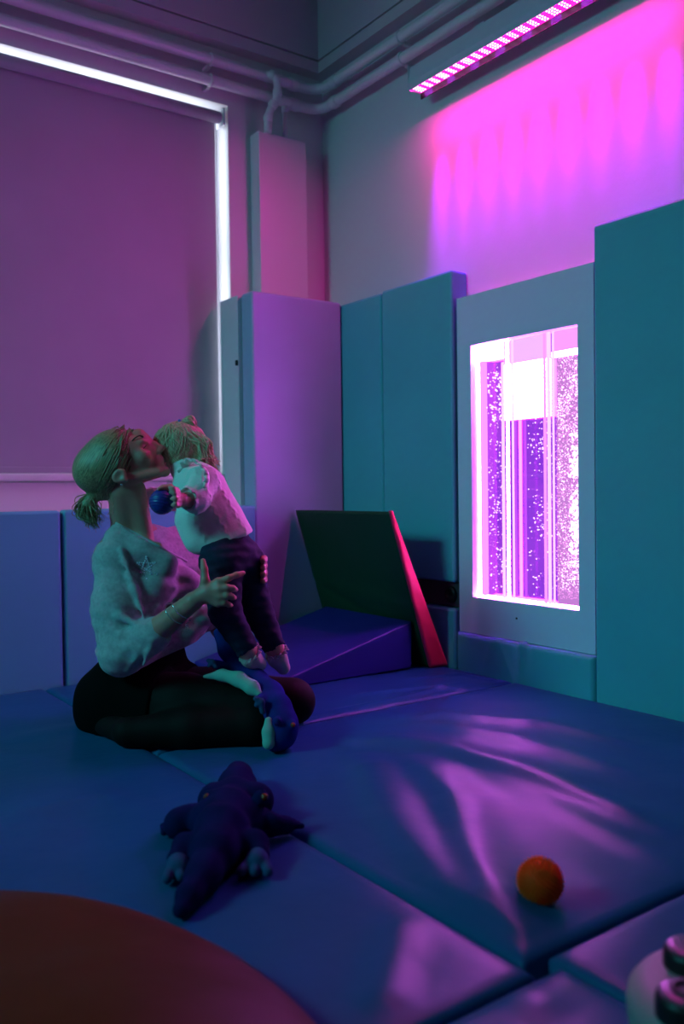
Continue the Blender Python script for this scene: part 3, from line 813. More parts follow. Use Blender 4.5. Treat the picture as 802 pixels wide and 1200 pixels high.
    t.cut(np.array([0, 0, .001]), (0, 0, -1))
    t.obj('tights', M_tight, root, 2)
    # --- skirt
    s = Clay(pts_lo, pts_hi, .006); g = .013
    s.ell(at(171, 768, 2.865), (.140, .106, .095), axT, .03)
    s.ell(at(152, 812, 2.86), (.155+g, .125+g, .115), axT, .05)
    s.ball(at(128, 828, 2.82), .112, .05); s.ball(at(150, 826, 2.95), .112, .05)
    s.cone(hN, hN+(kN-hN)*.36, .098+g, .094+g, .05); s.cone(hF, hF+(kF-hF)*.34, .095+g, .090+g, .05)
    s.cone(at(128, 838, 2.80), at(170, 862, 2.68), .075, .066, .05)
    kd = (kN-hN)/np.linalg.norm(kN-hN)
    s.cut(hN+kd*.155, kd); s.cut(np.array([0, 0, .002]), (0, 0, -1))
    s.cut(at(165, 747, 2.8), (R_*-.25+ZUP))
    s.wave(lambda X, Y, Z: .003*np.sin(X*38+Z*20)*np.sin(Y*31-Z*25))
    s.obj('skirt', M_skirt, root, 2)
    # --- loose knit top
    k = Clay(pts_lo, pts_hi, .0046)
    k.ell(at(172, 690, 2.86), (.163, .108, .165), axT, .02)
    k.ell(at(174, 742, 2.86), (.152, .112, .10), axT, .05); k.ell(at(178, 768, 2.86), (.150, .115, .085), axT, .04)
    k.cone(at(135, 656, 2.745), sF, .058, .060, .04)
    for q in (at(180, 690, 2.745), at(214, 688, 2.83)): k.ball(q, .066, .04)
    k.cone(at(154, 630, 2.83), at(136, 655, 2.745), .056, .055, .03); k.cone(at(154, 628, 2.83), sF+ZUP*.003, .056, .056, .03)
    k.chain([at(135, 656, 2.74), at(137, 712, 2.69), at(142, 766, 2.645)], [.058, .074, .066], .03)           # wide sleeve
    k.cone(at(142, 766, 2.645), at(181, 743, 2.600), .064, .052, .02)
    k.cone(at(158, 690, 2.74), at(165, 755, 2.70), .055, .060, .05)                             # cloth between arm and body
    k.chain([sF, elF-R_*.02], [.060, .058], .03)
    k.chain([at(236, 724, 2.80), at(212, 745, 2.78), at(180, 758, 2.77)], [.040, .042, .04], .05)
    k.cone(at(148, 634, 2.775), at(136, 656, 2.74), .052, .056, .03)
    k.chain([at(142, 632, 2.755), at(166, 646, 2.742), at(192, 660, 2.745)], [.046, .046, .046], .03)
    # folds in the cloth
    for pa, rr in (([(142, 645, 2.675), (158, 690, 2.655), (170, 728, 2.63)], .010), ([(123, 690, 2.645), (140, 722, 2.61), (165, 735, 2.585)], .011),
                   ([(120, 725, 2.635), (142, 745, 2.595), (170, 736, 2.575)], .010), ([(112, 700, 2.66), (118, 735, 2.635), (130, 752, 2.61)], .009),
                   ([(203, 690, 2.735), (185, 712, 2.70), (174, 728, 2.655)], .010), ([(222, 700, 2.735), (200, 722, 2.71), (180, 738, 2.68)], .009),
                   ([(115, 762, 2.65), (140, 768, 2.59), (168, 742, 2.57)], .009), ([(150, 785, 2.60), (162, 768, 2.575), (172, 748, 2.565)], .008),
                   ([(168, 780, 2.575), (174, 765, 2.565), (180, 750, 2.555)], .007)):
        k.chain([at(*q) for q in pa], [rr*.5, rr, rr*.6], .016)
    for pa, rr in (([(166, 690, 2.655), (172, 708, 2.645), (177, 726, 2.62)], .005), ([(200, 706, 2.705), (188, 718, 2.68), (178, 731, 2.64)], .006)):
        k.chain([at(*q) for q in pa], [rr*.4, rr, rr*.7], .014, sub=True)
    k.wave(lambda X, Y, Z: .0022*np.sin(X*60+Z*45)*np.sin(Y*52-Z*38)+.0012*np.sin(Z*150+X*40))
    # neckline: scooped out down to the skin
    k.chain([at(147, 589, 2.745), at(187, 611, 2.74), at(240, 640, 2.75)], [.070, .070, .070], .006, sub=True)
    k.cone(at(158, 585, 2.80), at(235, 622, 2.82), .060, .070, .01, sub=True)
    # cuff opening and hem
    cd = (wr-el)/np.linalg.norm(wr-el)
    k.cone(at(213, 729, 2.57), at(240, 712, 2.54), .068, .07, .0, sub=True)
    k.cut(at(165, 781, 2.75), (R_*.42-ZUP))
    top = k.obj('knit_top', M_knit, root)
    from mathutils.bvhtree import BVHTree
    def caster(*obs):
        T = []
        for o in obs:
            b_ = bmesh.new(); b_.from_mesh(o.data); T.append(BVHTree.FromBMesh(b_)); b_.free()
        def f_(px, py, lift=.001):
            d = Vector(ray(px, py)).normalized(); hs = [h for h in (t_.ray_cast(Vector(CAM), d) for t_ in T) if h[0] is not None]
            if not hs: return at(px, py, 2.75), -D
            h = min(hs, key=lambda q: q[3]); return np.array(h[0])-np.array(d)*lift, np.array(h[1])
        return f_
    on_neck = caster(body, top)
    tube('neckband', smooth_path([on_neck(px, py, .002)[0] for px, py in ((136, 613), (143, 617), (152, 621.5), (162, 627), (173, 633), (184, 639), (196, 645.5), (208, 652), (219, 658))], 4), .0045, M_knit, top, 8)
    # sequin star
    parts = []; cx, cy = 171.5, 663
    for i in range(5):
        a0 = math.radians(-90+72*i); a1 = math.radians(-90+72*((i+2) % 5))
        for t_ in np.linspace(0, 1, 9):
            px = cx+11*(math.cos(a0)*(1-t_)+math.cos(a1)*t_); py = cy+10.5*(math.sin(a0)*(1-t_)+math.sin(a1)*t_)
            parts.append((px, py))
    for i in range(9): parts.append((cx+rng.normal(0, 8), cy+10+rng.normal(0, 3.5)))
    me_parts = []; on_top = caster(top)
    for px, py in parts:
        p, n = on_top(px, py); v, f = ico_np((0, 0, 0), rng.uniform(.0022, .0036), 1)
        v = v*np.array([1, .6, 1])+p+rng.normal(0, .0006, 3); me_parts.append((v, f))
    v, f = join_np(me_parts); st = mesh_np('sequin_star', v, f, M_sequin, top, smooth=False); st['label'] = 'silver and pink sequin star'
    # --- bracelets
    for (ca, cb, tilt) in ((at(205, 718.5, 2.558), .0365, .35), (at(213, 712.5, 2.552), .0345, .15)):
        ax = cd+ZUP*tilt*.3; ax /= np.linalg.norm(ax); u = np.cross(ax, D); u /= np.linalg.norm(u); w_ = np.cross(ax, u)
        P = [ca+cb*(math.cos(q)*u+math.sin(q)*w_) for q in np.linspace(0, 2*np.pi, 33)]
        b = tube('bracelet', P, .0013, M_silver, root, 6)
        lowp = min(P, key=lambda q: q[2]-(.3*(q@D)))
        ps = []
        for i in range(7):
            v, f = ico_np(lowp-D*.004+np.array([rng.normal(0, .006), rng.normal(0, .004), -.004-.0045*i+rng.normal(0, .002)])+R_*rng.normal(0, .006), rng.uniform(.0016, .0034), 1); ps.append((v, f))
        v, f = join_np(ps); mesh_np('charms', v, f, M_silver, b, smooth=False)
    # --- face details
    for s in (-1, 1):
        P = smooth_path([H(157.5, 521, s*.050), H(161, 515.5, s*.047), H(166.5, 511.5, s*.040), H(170, 512.5, s*.028)], 5)
        tube('eyebrow', P, np.linspace(.0016, .0030, len(P)), M_brow, root, 6)
        P = smooth_path([H(166.5, 528.0, s*.0425), H(169.5, 527.6, s*.0435), H(172.3, 525.5, s*.0405), H(174.0, 522.8, s*.032)], 5)
        tube('eyelashes', P, np.linspace(.0012, .0019, len(P)), M_brow, root, 6)
    l = Clay(H(180, 535)-.05, H(198, 555)+.05, .0018)
    for s in (-1, 1):
        l.cone(H(192.5, 543.2), H(187, 545.2, s*.019), .0058, .0026, .003); l.cone(H(193.0, 546.6), H(187, 546.4, s*.019), .0066, .0026, .003)
    l.obj('lips', M_lip, root)
    v, f = ico_np(H(150.5, 568, -.086), .0035, 2); mesh_np('earring', v, f, M_silver, root)
    # --- hair: cap, drawn-back locks, ponytail and tie
    flow = at(111, 578, dh)-at(150, 505, dh)
    M_hair = strand_mat('blonde_hair', (.17, .12, .06), (.42, .31, .16), flow)
    hr = Clay(at(60, 480, 2.6)-np.array([.1, .1, .35]), at(230, 470, 2.95)+.1, .0042)
    hr.ell(H(130.5, 540.5), (.109, .091, .085), [a_long, a_perp, D], .01)
    hr.ell(H(112, 552), (.070, .070, .074), [a_long, a_perp, D], .03)
    hr.cone(H(112, 560), H(113, 577), .045, .020, .02); hr.cone(H(134, 575), H(115, 580), .034, .016, .02)
    hr.chain([H(112, 578), at(103, 592, 2.75), at(104, 604, 2.75)], [.014, .023, .016], .01)
    # forehead, temple and ear are left free
    hr.ell(H(180, 541), (.086, .074, .13), [a_face, np.cross(a_face, D), D], .006, sub=True)
    hr.ell(H(166, 512), (.036, .026, .13), [a_face, np.cross(a_face, D), D], .008, sub=True)
    for s in (-1, 1): hr.ell(H(149, 560, s*.085), (.028, .022, .03), [a_face, np.cross(a_face, D), D], .006, sub=True)
    hair = hr.obj('hair', M_hair, root)
    parts = []
    ax3 = np.array([a_long, a_perp, D]); c0 = H(130.5, 540.5); rr = np.array([.1105, .0925, .0865])
    tie = H(112, 578)
    for i in range(150):
        th = rng.uniform(-1, 1); start = H(151+rng.normal(0, 3)-10*abs(th)**2+3*th*th, 500+45*abs(th)**1.3+rng.normal(0, 3), -.080*th)
        P = []
        for t_ in np.linspace(0, 1, 12):
            q = start*(1-t_)+tie*t_+(c0-tie)*0; q = q+np.array(a_perp)*.0
            loc = ax3@(q-c0); e = np.linalg.norm(loc/rr)+1e-6
            m_ = 1.0+.012*math.sin(9*t_+i) if t_ < .8 else 1.0-.10*(t_-.8)/.2
            P.append(c0+ax3.T@(loc/e*m_))
        P[-1] = tie+rng.normal(0, .006, 3)
        parts.append(tube_np(smooth_path(P, 2), .0022, 5))
    v, f = join_np(parts); mesh_np('hair_locks', v, f, M_hair, hair)
    parts = []
    for i in range(260):
        o = rng.normal(0, 1, 3)*np.array([.006, .006, .004]); e = at(109, 613, 2.75)+R_*rng.normal(0, .013)+D*rng.normal(0, .014)+ZUP*rng.normal(.004, .013)
        P = smooth_path([tie+o*.6, at(103+rng.normal(0, 3), 584, 2.75)+o, at(101+rng.normal(0, 4), 598, 2.75)+o*2.2, e], 5)
        n_ = len(P); parts.append(tube_np(P,   .0017*np.sqrt(np.clip(1.05-np.linspace(0, 1, n_)**2, 0.05, 1)), 5))
    v, f = join_np(parts); mesh_np('ponytail', v, f, strand_mat('ponytail_hair', (.18, .13, .06), (.44, .33, .18), at(105, 610, dh)-at(110, 580, dh)), hair)
    P = [tie+.0135*(math.cos(q)*np.cross(a_long, D)+math.sin(q)*D) for q in np.linspace(0, 2*np.pi, 20)]
    tube('hair_tie', P, .0045, M_hair, hair, 6)
    parts = []
    for i in range(7):
        s0 = H(133+rng.normal(0, 5), 578+rng.normal(0, 3), -.062+rng.normal(0, .008))
        parts.append(tube_np(smooth_path([s0, s0+R_*.006-ZUP*.03, s0+R_*rng.normal(.004, .010)-ZUP*(.06+rng.uniform(0, .02))-D*.004], 4), .0007, 4))
    for i in range(6):
        s0 = H(143+rng.normal(0, 2), 536+rng.normal(0, 4), -.080); parts.append(tube_np(smooth_path([H(149, 510, -.066), s0+R_*.012, s0-R_*.008-ZUP*.03], 5), .0011, 4))
    v, f = join_np(parts); mesh_np('loose_strands', v, f, M_hair, hair)
woman()

# ------------------------------------------------------------------ toddler standing on her lap
def child():
    D = DEEP; R_ = RIGHT
    root = tag(empty('person', onz(300, 850, 0)), 'small child in cream cable cardigan and dark jeans standing on her lap, back turned', 'person')
    lo = np.min([at(165, 480, 2.45), at(350, 800, 2.45), at(165, 800, 2.95), at(165, 480, 2.95)], 0); hi = np.max([at(350, 480, 2.95), at(350, 480, 2.45), at(165, 480, 2.95)], 0)
    hd = 2.83
    hx = at(240, 512, hd)-at(186, 530, hd); hx /= np.linalg.norm(hx)
    ax = [hx, np.cross(hx, D)/np.linalg.norm(np.cross(hx, D)), D]
    c = Clay(lo, hi, .0040)
    hc = at(210, 524, hd)
    c.ell(hc, (.080, .070, .066), ax, .01)
    # face turned to the woman and away: cheeks, nose, chin
    fd = -R_*.62+D*.78
    c.ball(hc+fd*.040-ZUP*.030, .044, .02); c.ball(hc+fd*.072-ZUP*.020, .0095, .01); c.ball(hc+fd*.066-ZUP*.052, .014, .012)
    side = np.cross(fd, ZUP)
    for s in (-1, 1):
        c.ball(hc+fd*.055-ZUP*.028+side*s*.026, .022, .015)
        c.ball(hc+fd*.072+side*s*.022-ZUP*.004, .009, .005, sub=True); c.ball(hc+fd*.064+side*s*.022-ZUP*.004, .0105, .003)
        c.ell(hc+side*s*.066-ZUP*.012, (.012, .012, .018), None, .006)
    c.cone(hc+fd*.085-ZUP*.040-side*.012, hc+fd*.085-ZUP*.040+side*.012, .003, .003, .003, sub=True)
    # trunk
    c.cone(at(214, 545, 2.82), at(226, 566, 2.76), .036, .040, .02)
    shN, shF = at(238, 563, 2.68), at(232, 560, 2.84)
    c.cone(shN, shF, .038, .038, .02)
    hp = at(268, 650, 2.70)
    c.chain([at(236, 580, 2.75), at(250, 612, 2.73), hp], [.074, .072, .074], .03)
    hipN, hipF = at(260, 660, 2.655), at(284, 658, 2.745)
    c.ball(hipN, .062, .03); c.ball(hipF, .064, .03)
    # legs
    kneN, ankN = at(264, 717, 2.640), at(290, 762, 2.655); kneF, ankF = at(301, 712, 2.745), at(322, 760, 2.735)
    c.chain([hipN, kneN, ankN], [.060, .043, .028], .015); c.chain([hipF, kneF, ankF], [.062, .043, .028], .015)
    for ank, toe in ((ankN, at(304, 776, 2.70)), (ankF, at(332, 780, 2.76))):
        c.chain([ank, ank*.4+toe*.6-ZUP*.006, toe-ZUP*.004], [.028, .022, .016], .012)
    # near arm reaching down to the ball; far arm round the woman's neck
    eN, wN = at(229, 585, 2.620), at(212, 586, 2.560)
    c.chain([shN, eN, wN], [.034, .029, .019], .012)
    bc, br_ = at(190, 588, 2.555), .037
    P0 = at(208, 584, 2.552)
    c.cone(wN, P0, .018, .017, .01)
    for dx, dy, ex, ey in ((207, 574, 199, 571.5), (209, 579.5, 200, 577), (210, 586, 201.5, 584.5), (209, 592, 202, 592)):
        base = at(dx, dy, 2.54); mid = at((dx+ex)/2, (dy+ey)/2-.5, 2.517); c.chain([P0, base, mid, at(ex, ey, 2.518)], [.014, .0085, .0075, .006], .004)
    c.chain([P0+ZUP*.008, at(200, 570.5, 2.555), at(191, 571, 2.545), at(186, 573, 2.535)], [.012, .0085, .0078, .006], .004)
    eF, wF = at(205, 585, 2.88), at(168, 582, 2.90)
    c.chain([shF, eF, wF], [.034, .029, .02], .012)
    for i in range(5): c.chain([wF, at(158, 574+i*4, 2.89), at(150, 572+i*4.5, 2.875)], [.014, .0075, .006], .004)
    c.obj('body', M_cskin, root)
    # cardigan with a ruffled shoulder
    k = Clay(lo, hi, .0036); g = .009
    k.chain([at(234, 574, 2.755), at(250, 608, 2.735), at(266, 636, 2.715)], [.075+g, .076+g, .079+g], .03)
    k.chain([at(222, 610, 2.70), at(232, 632, 2.69)], [.045, .042], .04)
    k.cone(shN, shF, .044, .044, .02)
    k.chain([shN, eN, at(214, 585, 2.568)], [.044, .041, .031], .012)
    k.chain([shF, eF, wF+R_*.02], [.044, .038, .03], .012)
    k.cone(at(216, 549, 2.80), at(226, 562, 2.77), .045, .050, .02)
    hm = at(292, 624, 2.70)-at(236, 648, 2.66); nn = np.cross(hm, D); nn = nn if nn[2] < 0 else -nn
    k.cut(at(266, 636, 2.69), nn, .006)
    k.cone(wN-(wN-eN)*.05, wN+(wN-eN)*.8, .04, .04, .0, sub=True)
    axis = at(262, 634, 2.7)-at(232, 570, 2.7); axis /= np.linalg.norm(axis); pp = np.cross(axis, D); pp /= np.linalg.norm(pp)
    def knit(X, Y, Z):
        a = X*axis[0]+Y*axis[1]+Z*axis[2]; p = X*pp[0]+Y*pp[1]+Z*pp[2]+.5*(X*D[0]+Y*D[1])
        cable = np.maximum(0, np.cos(p*95))**2
        return .0042*cable*(.55+.45*np.sin(a*190+np.sign(np.sin(p*95))*1.3))+.0006*np.sin(a*700)+.0016*np.sin(a*42+p*25)
    k.wave(knit)
    card = k.obj('cardigan', M_cardi, root)
    # ruffle over the shoulder seam
    V = []; F = []; n = 90
    path = smooth_path([at(219, 556, 2.735), at(222, 545, 2.715), at(231, 542, 2.68), at(240, 548, 2.645), at(245, 559, 2.628), at(243, 570, 2.618)], 15)
    for row, (r1, up_) in enumerate(((.0, 0), (.008, .010), (.017, .014), (.026, .010))):
        for i, q in enumerate(path):
            o = (q-(shN*.5+shF*.5)); o /= np.linalg.norm(o); w_ = math.sin(i*.62)*.0065*row/3*1.3
            V.append(q+o*(up_+w_)+(-R_*.6-D*.4)*r1*.9)
    m = len(path)
    for r in range(3):
        for i in range(m-1): F.append((r*m+i, r*m+i+1, (r+1)*m+i+1, (r+1)*m+i))
    ru = mesh_np('ruffle', V, F, M_cardi, card); so = ru.modifiers.new('t', 'SOLIDIFY'); so.thickness = .005; so.offset = 0
    # jeans
    j = Clay(lo, hi, .0042); g = .006
    j.ell(hp, (.084, .080, .070), None, .02); j.ball(hipN, .067, .03); j.ball(hipF, .069, .03)
    j.cone(at(262, 632, 2.71), hp, .076, .078, .02)
    j.chain([hipN, kneN, ankN], [.064, .049, .035], .012); j.chain([hipF, kneF, ankF], [.066, .049, .035], .012)
    j.cut(at(266, 636, 2.69)-nn/np.linalg.norm(nn)*.018, -nn, .004)
    j.wave(lambda X, Y, Z: .0014*np.sin(Z*120+X*40)*np.sin(X*50+Y*45)+.0011*np.sin(Z*210+Y*70))
    for ank, kne in ((ankN, kneN), (ankF, kneF)):
        d = (ank-kne)/np.linalg.norm(ank-kne); j.cone(ank+d*.026, ank+d*.08, .042, .042, 0, sub=True)
    jeans = j.obj('jeans', M_jean, root)
    # socks with lace frills
    for ank, toe in ((ankN, at(304, 776, 2.70)), (ankF, at(332, 780, 2.76))):
        s = Clay(ank-.11, ank+.11, .0034)
        s.chain([ank, ank*.55+toe*.45-ZUP*.010, toe-ZUP*.006], [.0290, .0275, .0225], .012); s.ball(ank*.75+toe*.25-ZUP*.018-RIGHT*.008, .022, .012)
        sk = s.obj('sock', M_sock, root); parts = []
        d = (toe-ank)/np.linalg.norm(toe-ank); u = np.cross(d, D); u /= np.linalg.norm(u); w_ = np.cross(d, u); cc = ank+d*.012
        for ringi in range(2):
            P = [cc+d*.007*ringi+(.033+.005*math.sin(11*q+ringi))*(math.cos(q)*u+math.sin(q)*w_)+d*.004*math.cos(13*q) for q in np.linspace(0, 2*np.pi, 70)]
            parts.append(tube_np(P, .0026, 5))
        v, f = join_np(parts); mesh_np('frill', v, f, M_sock, sk)
    # hair: fine blonde waves with a topknot
    M_ch = strand_mat('child_hair', (.40, .28, .16), (.72, .53, .34), at(250, 545, hd)-at(205, 500, hd), .45)
    h = Clay(lo, hi, .004)
    h.ell(hc+R_*.004+ZUP*.004, (.088, .077, .074), ax, .01)
    h.cone(at(224, 528, 2.81), at(236, 538, 2.80), .040, .024, .02); h.cone(at(205, 535, 2.785), at(212, 545, 2.78), .026, .018, .02)
    h.ell(hc+fd*.072-ZUP*.034, (.058, .058, .045), None, .008, sub=True)
    hair = h.obj('hair', M_ch, root)
    parts = []; crown = at(213, 497, hd)
    for i in range(210):
        a = rng.uniform(-2.0, 2.4); lean = rng.uniform(-1, 1)
        q0 = crown+R_*rng.normal(0, .018)+D*rng.normal(-.01, .025)
        end = at(rng.uniform(196, 250), rng.uniform(532, 549), 2.78-.03*rng.random()) if i < 150 else at(rng.uniform(178, 200), rng.uniform(508, 540), 2.785)
        P = []
        for t_ in np.linspace(0, 1, 9):
            q = q0*(1-t_)+end*t_; loc = np.array(ax)@(q-hc); e = np.linalg.norm(loc/np.array([.088, .077, .074]))+1e-6
            q = hc+np.array(ax).T@(loc/e*(1.0+.03*rng.random())) if t_ < .85 else hc+np.array(ax).T@(loc/e*1.06)
            P.append(q-D*.002+(R_*math.sin(t_*14+i)+ZUP*math.cos(t_*11+i*2))*.0025)
        if i % 3 == 0: P.append(P[-1]+R_*rng.uniform(0, .022)-ZUP*rng.uniform(.002, .016)+D*rng.normal(0, .006))
        P = smooth_path(P, 2); parts.append(tube_np(P, np.linspace(.0032, .0009, len(P)), 5))
    for i in range(110):                                   # tousled ends at the back of the head
        q0 = at(rng.uniform(214, 238), rng.uniform(502, 520), 2.78+.03*rng.random()); loc = np.array(ax)@(q0-hc); q0 = hc+np.array(ax).T@(loc/(np.linalg.norm(loc/np.array([.089, .078, .075]))+1e-6))
        e = at(rng.uniform(234, 254), rng.uniform(534, 549), rng.uniform(2.745, 2.83)); m1 = at(rng.uniform(232, 249), rng.uniform(516, 532), rng.uniform(2.755, 2.82))
        w_ = rng.uniform(.003, .007); ph = rng.uniform(0, 6)
        P = smooth_path([q0, m1, e, e+R_*rng.uniform(-.004, .016)-ZUP*rng.uniform(-.002, .012)], 7)
        P = P+np.sin(np.linspace(0, 9, len(P))+ph)[:, None]*w_*np.clip(np.linspace(0, 1.5, len(P)), 0, 1)[:, None]*(R_*.8+ZUP*.5)
        parts.append(tube_np(P, np.linspace(.0034, .0009, len(P)), 5))
    v, f = join_np(parts); mesh_np('hair_locks', v, f, M_ch, hair)
    tk = at(222, 494, hd-.01); parts = []
    for i in range(120):
        a = i*2.4; r1 = rng.uniform(.010, .021)
        P = [at(213, 497.5, hd-.01)+rng.normal(0, .003, 3), tk+R_*-.008+ZUP*r1*math.cos(a)*.8+D*r1*.8*math.sin(a), tk+R_*r1*.5+ZUP*r1*math.cos(a)*1.0+D*r1*math.sin(a), tk+R_*(r1*.9+.004)+ZUP*(r1*.5*math.cos(a)-.012)+D*r1*math.sin(a)*.7]
        P = smooth_path(P, 4); parts.append(tube_np(P, np.linspace(.004, .0022, len(P)), 5))
    tb = Clay(tk-.06, tk+.06, .002)
    tb.ell(tk+ZUP*.001, (.021, .0175, .0185), [RIGHT, ZUP, D], .004); tb.cone(at(212, 496.5, hd-.01), tk, .007, .012, .006)
    tb.wave(lambda X, Y, Z: .0016*np.sin((X*RIGHT[0]+Y*RIGHT[1])*330+Z*210)+.0012*np.sin(Z*420-X*150))
    parts = parts[::3]+[(tb.mesh(1)[0], [tuple(q) for q in tb.mesh(1)[1].tolist()])]
    v, f = join_np(parts); kn = mesh_np('topknot', v, f, M_ch, hair)
    tc_ = at(211.5, 496, hd-.012); dd = tk-at(209, 499, hd); dd /= np.linalg.norm(dd); u = np.cross(dd, D); u /= np.linalg.norm(u)
    P = [tc_+.0095*(math.cos(q)*u+math.sin(q)*D) for q in np.linspace(0, 2*np.pi, 20)]
    tube('hair_tie', P, .0045, M_tie, hair, 8)
    # the ridged ball in the hand
    V = []; F = []; nu, nv = 72, 48
    rdir = np.array([.35, .2, 1.0]); rdir /= np.linalg.norm(rdir); e1 = np.cross(rdir, D); e1 /= np.linalg.norm(e1); e2 = np.cross(rdir, e1)
    for j_ in range(nv+1):
        t_ = math.pi*j_/nv; r = br_*(1+.022*math.cos(t_*26))
        for i in range(nu):
            p_ = 2*math.pi*i/nu; V.append(bc+r*(math.cos(t_)*rdir+math.sin(t_)*(math.cos(p_)*e1+math.sin(p_)*e2)))
    for j_ in range(nv):
        for i in range(nu): F.append((j_*nu+i, (j_+1)*nu+i, (j_+1)*nu+(i+1) % nu, j_*nu+(i+1) % nu))
    b = mesh_np('ridged_ball', V, F, M_bball); tag(b, 'small dark blue ridged ball held in the child\'s hand', 'ball')
child()

# ------------------------------------------------------------------ plush reptiles
def paw(name, pts, r, m, parent, toes=3, spread=.35, h=.003):
    """pts: wrist and paw middle; toes fan out from it"""
    a, b = map(np.asarray, pts); d = (b-a)/np.linalg.norm(b-a); side = np.cross(d, ZUP)
    if np.linalg.norm(side) < .2: side = RIGHT.copy()
    side /= np.linalg.norm(side)
    c = Clay(np.minimum(a, b)-.09, np.maximum(a, b)+.09, h); c.cone(a, b, r*.85, r*.95, .006)
    for i in range(toes):
        s = (i-(toes-1)/2)/max(1, (toes-1)/2)
        e = b+d*r*1.25+side*s*r*1.05-ZUP*min(.0, 0); c.cone(b+side*s*r*.6, e, r*.46, r*.42, .003)
    return c.obj(name, m, parent)

def floor_croc():
    root = tag(empty('plush_crocodile', onz(262, 980, 0)), 'navy plush crocodile lying on the open mat with its tail towards the orange cushion', 'plush toy')
    def P(px, py, h): return onz(px, py, h)
    c = Clay(np.min([P(190, 1085, 0), P(365, 1085, 0), P(190, 900, 0)], 0)-.02, np.max([P(365, 900, 0), P(365, 1080, 0), P(200, 890, 0)], 0)+np.array([.03, .03, .16]), .0038)
    c.lo[2] = -.01
    sp = [P(212, 1066, .018), P(222, 1049, .024), P(238, 1026, .032), P(252, 998, .042), P(260, 976, .048), P(266, 956, .050), P(271, 942, .050)]
    c.chain(sp, [.015, .021, .031, .044, .055, .056, .044], .02)
    c.cone(P(244, 962, .045), P(288, 962, .045), .040, .040, .02)
    c.cone(P(252, 938, .052), P(300, 938, .052), .040, .040, .012)                                  # broad head
    c.chain([P(276, 934, .052), P(278, 922, .05), P(280, 908, .040)], [.046, .044, .034], .015)    # snout pointing away
    for px in (247, 306): c.ball(P(px, 935, .086), .018, .008)
    for pts, rs in (([P(242, 956, .040), P(222, 961, .038), P(210, 965, .034)], [.030, .032, .034]), ([P(292, 956, .042), P(316, 966, .032), P(336, 967, .022)], [.032, .026, .019]),
                    ([P(243, 992, .038), P(219, 994, .034), P(209, 1008, .026)], [.034, .030, .023]), ([P(274, 990, .038), P(298, 990, .034), P(303, 1003, .025)], [.034, .029, .023])):
        c.chain(pts, rs, .008)
    c.wave(lambda X, Y, Z: .0012*np.sin(X*95)*np.sin(Y*90)*(Z > .03))
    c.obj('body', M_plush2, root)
    paw('paw', (P(208, 1008, .026), P(210, 1017, .022)), .0245, M_paw, root); paw('paw', (P(303, 1002, .026), P(301, 1011, .022)), .0245, M_paw, root)
    paw('paw', (P(331, 967, .022), P(341, 966, .019)), .015, M_plush2, root, 3); paw('paw', (P(211, 962, .028), P(203, 966, .022)), .018, M_plush2, root, 3)
    for px in (243, 310):
        v, f = ico_np(P(px, 934, .092), .0085, 2); mesh_np('eye', v, f, M_eye, root)
floor_croc()

def lap_croc():
    root = tag(empty('plush_crocodile', at(325, 850, 2.6)), 'blue plush crocodile with pale green belly draped over the woman\'s knee', 'plush toy')
    c = Clay(np.min([at(235, 890, 2.45), at(365, 890, 2.45), at(235, 740, 2.8)], 0)-.02, np.max([at(365, 740, 2.8), at(365, 740, 2.45), at(235, 740, 2.8)], 0)+.02, .0036)
    c.chain([at(256, 742, 2.745), at(266, 762, 2.735), at(280, 782, 2.715), at(298, 800, 2.68), at(315, 815, 2.63)], [.016, .024, .032, .041, .043], .02)
    c.chain([at(315, 815, 2.63), at(325, 830, 2.565), at(331, 848, 2.530), at(330, 862, 2.52)], [.043, .040, .042, .036], .02)
    c.ell(at(331, 856, 2.525), (.042, .045, .050), None, .015)
    c.cone(at(328, 862, 2.515), at(322, 870, 2.505), .030, .026, .02)
    c.ball(at(342, 849, 2.495), .013, .008); c.ball(at(325, 845, 2.48), .012, .01)
    c.cone(at(310, 818, 2.60), at(306, 822, 2.545), .024, .018, .012)
    c.cone(at(275, 786, 2.70), at(252, 778, 2.655), .020, .014, .012)
    c.cut(np.array([0, 0, .004]), (0, 0, -1))
    c.obj('body', M_plush, root)
    b = Clay(np.min([at(230, 890, 2.45), at(365, 890, 2.45), at(230, 740, 2.8)], 0)-.02, np.max([at(365, 740, 2.8), at(365, 740, 2.45), at(230, 740, 2.8)], 0)+.02, .0036)
    b.chain([at(240, 793, 2.655), at(260, 791, 2.645), at(280, 796, 2.625), at(296, 806, 2.595), at(304, 813, 2.575)], [.006, .017, .022, .021, .010], .012)
    b.obj('belly', M_belly, root)
    t = Clay(at(312, 860, 2.5)-.09, at(312, 860, 2.5)+.09, .003)
    t.chain([at(315, 845, 2.500), at(315, 858, 2.490), at(315, 871, 2.478)], [.012, .018, .018], .01)
    t.cut(np.array([0, 0, .004]), (0, 0, -1))
    th = t.obj('throat', M_belly, root); th['label'] = 'pale green throat'
    def hand_px(mid, toes, d, r, m):
        q = Clay(at(*mid, d)-.07, at(*mid, d)+.07, .0028); q.ball(at(*mid, d), r, .004)
        for e in toes: q.cone(at(*mid, d), at(*e, d-.004), r*.8, r*.62, .003)
        q.obj('paw', m, root)
    hand_px((306, 823), [(300, 818.5), (301, 826), (308, 834)], 2.515, .013, M_paw)
    hand_px((249, 776), [(244, 774), (245, 780), (253, 781)], 2.640, .010, M_paw)
    v, f = ico_np(at(343.5, 849.5, 2.484), .0075, 2); mesh_np('eye', v, f, M_eye, root)
lap_croc()

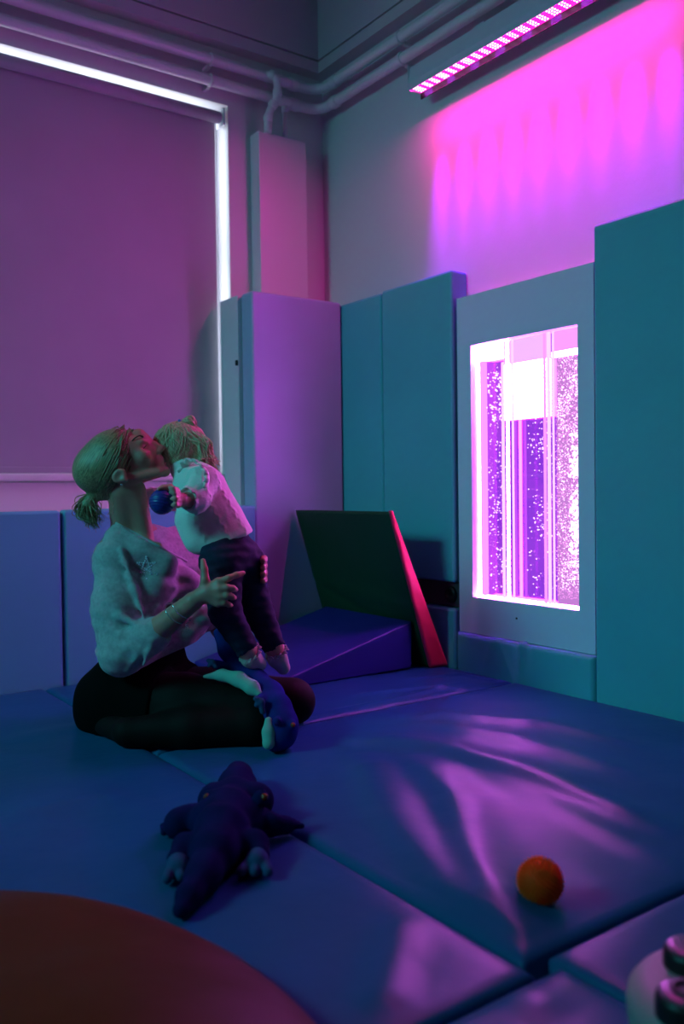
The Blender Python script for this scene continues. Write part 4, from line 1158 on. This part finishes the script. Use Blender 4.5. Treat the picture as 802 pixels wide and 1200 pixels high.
# ------------------------------------------------------------------ light
def area(name, loc, to, sx, sy, col, power, spread=180, along=(0, 1, 0)):
    l = bpy.data.lights.new(name, 'AREA'); l.shape = 'RECTANGLE'; l.size = sx; l.size_y = sy
    l.color = col; l.energy = power; l.spread = math.radians(spread)
    o = bpy.data.objects.new(name, l); COL.objects.link(o); o.location = loc
    d = Vector(to)-Vector(loc); d.normalize()
    zc = -d; xc = Vector(along)-zc*Vector(along).dot(zc); xc.normalize(); yc = zc.cross(xc)
    o.rotation_euler = Matrix((xc, yc, zc)).transposed().to_euler()
    return o
lm = (LY0+LY1)/2; ll = LY1-LY0-.03
area('wall_washer_wide_beam', (2.508, lm, LZ-.006), (2.508-.62, lm, LZ-1), ll, .03, (1.0, .0, .48), 21, 180)
area('wall_washer_pink_beam', (2.515, lm, LZ-.006), (2.80, lm, 1.5), ll, .03, (1.0, .0, .32), 2.0, 50)
for i in range(9):
    area('wall_washer_violet_beam', (2.53, LY0+.06+i*.14, LZ-.006), (2.66, LY0+.06+i*.14, 1.5), .05, .03, (.50, .0, 1.0), .52, 20)
area('room_colour_lamp', (-2.8, 2.5, 2.75), (1.5, 2.3, .15), 1.3, .8, (0.05, .62, .68), 28, 88)
# daylight outside the window
w = bpy.data.worlds.new('daylight'); SC.world = w; w.use_nodes = True
w.node_tree.nodes['Background'].inputs[0].default_value = (.92, .95, 1, 1)
w.node_tree.nodes['Background'].inputs[1].default_value = 7.0
p = area('window_daylight_portal', ((WX0+WX1)/2, YW+.19, (WZ0+WZ1)/2), ((WX0+WX1)/2, 0, (WZ0+WZ1)/2), WX1-WX0, WZ1-WZ0, (1, 1, 1), 1, 180, (1, 0, 0))
p.data.cycles.is_portal = True

# ------------------------------------------------------------------ camera
cam = bpy.data.cameras.new('camera'); co = bpy.data.objects.new('camera', cam); COL.objects.link(co)
cam.sensor_fit = 'VERTICAL'; cam.sensor_height = 36; cam.lens = 36*FPX/1200
Mx = Matrix.Identity(4)
for i in range(3):
    Mx[i][0], Mx[i][1], Mx[i][2], Mx[i][3] = RT[i], UP[i], -FW[i], CAM[i]
co.matrix_world = Mx; cam.clip_start = .02
cam.dof.use_dof = True; cam.dof.focus_distance = 2.75; cam.dof.aperture_fstop = 2.2
SC.camera = co
SC.view_settings.view_transform = 'Standard'; SC.view_settings.look = 'None'
SC.view_settings.gamma = 1; SC.view_settings.use_curve_mapping = False; SC.view_settings.exposure = 0.0
SC.cycles.use_denoising = True; SC.cycles.max_bounces = 10; SC.cycles.transparent_max_bounces = 12
SC.cycles.sample_clamp_indirect = 6
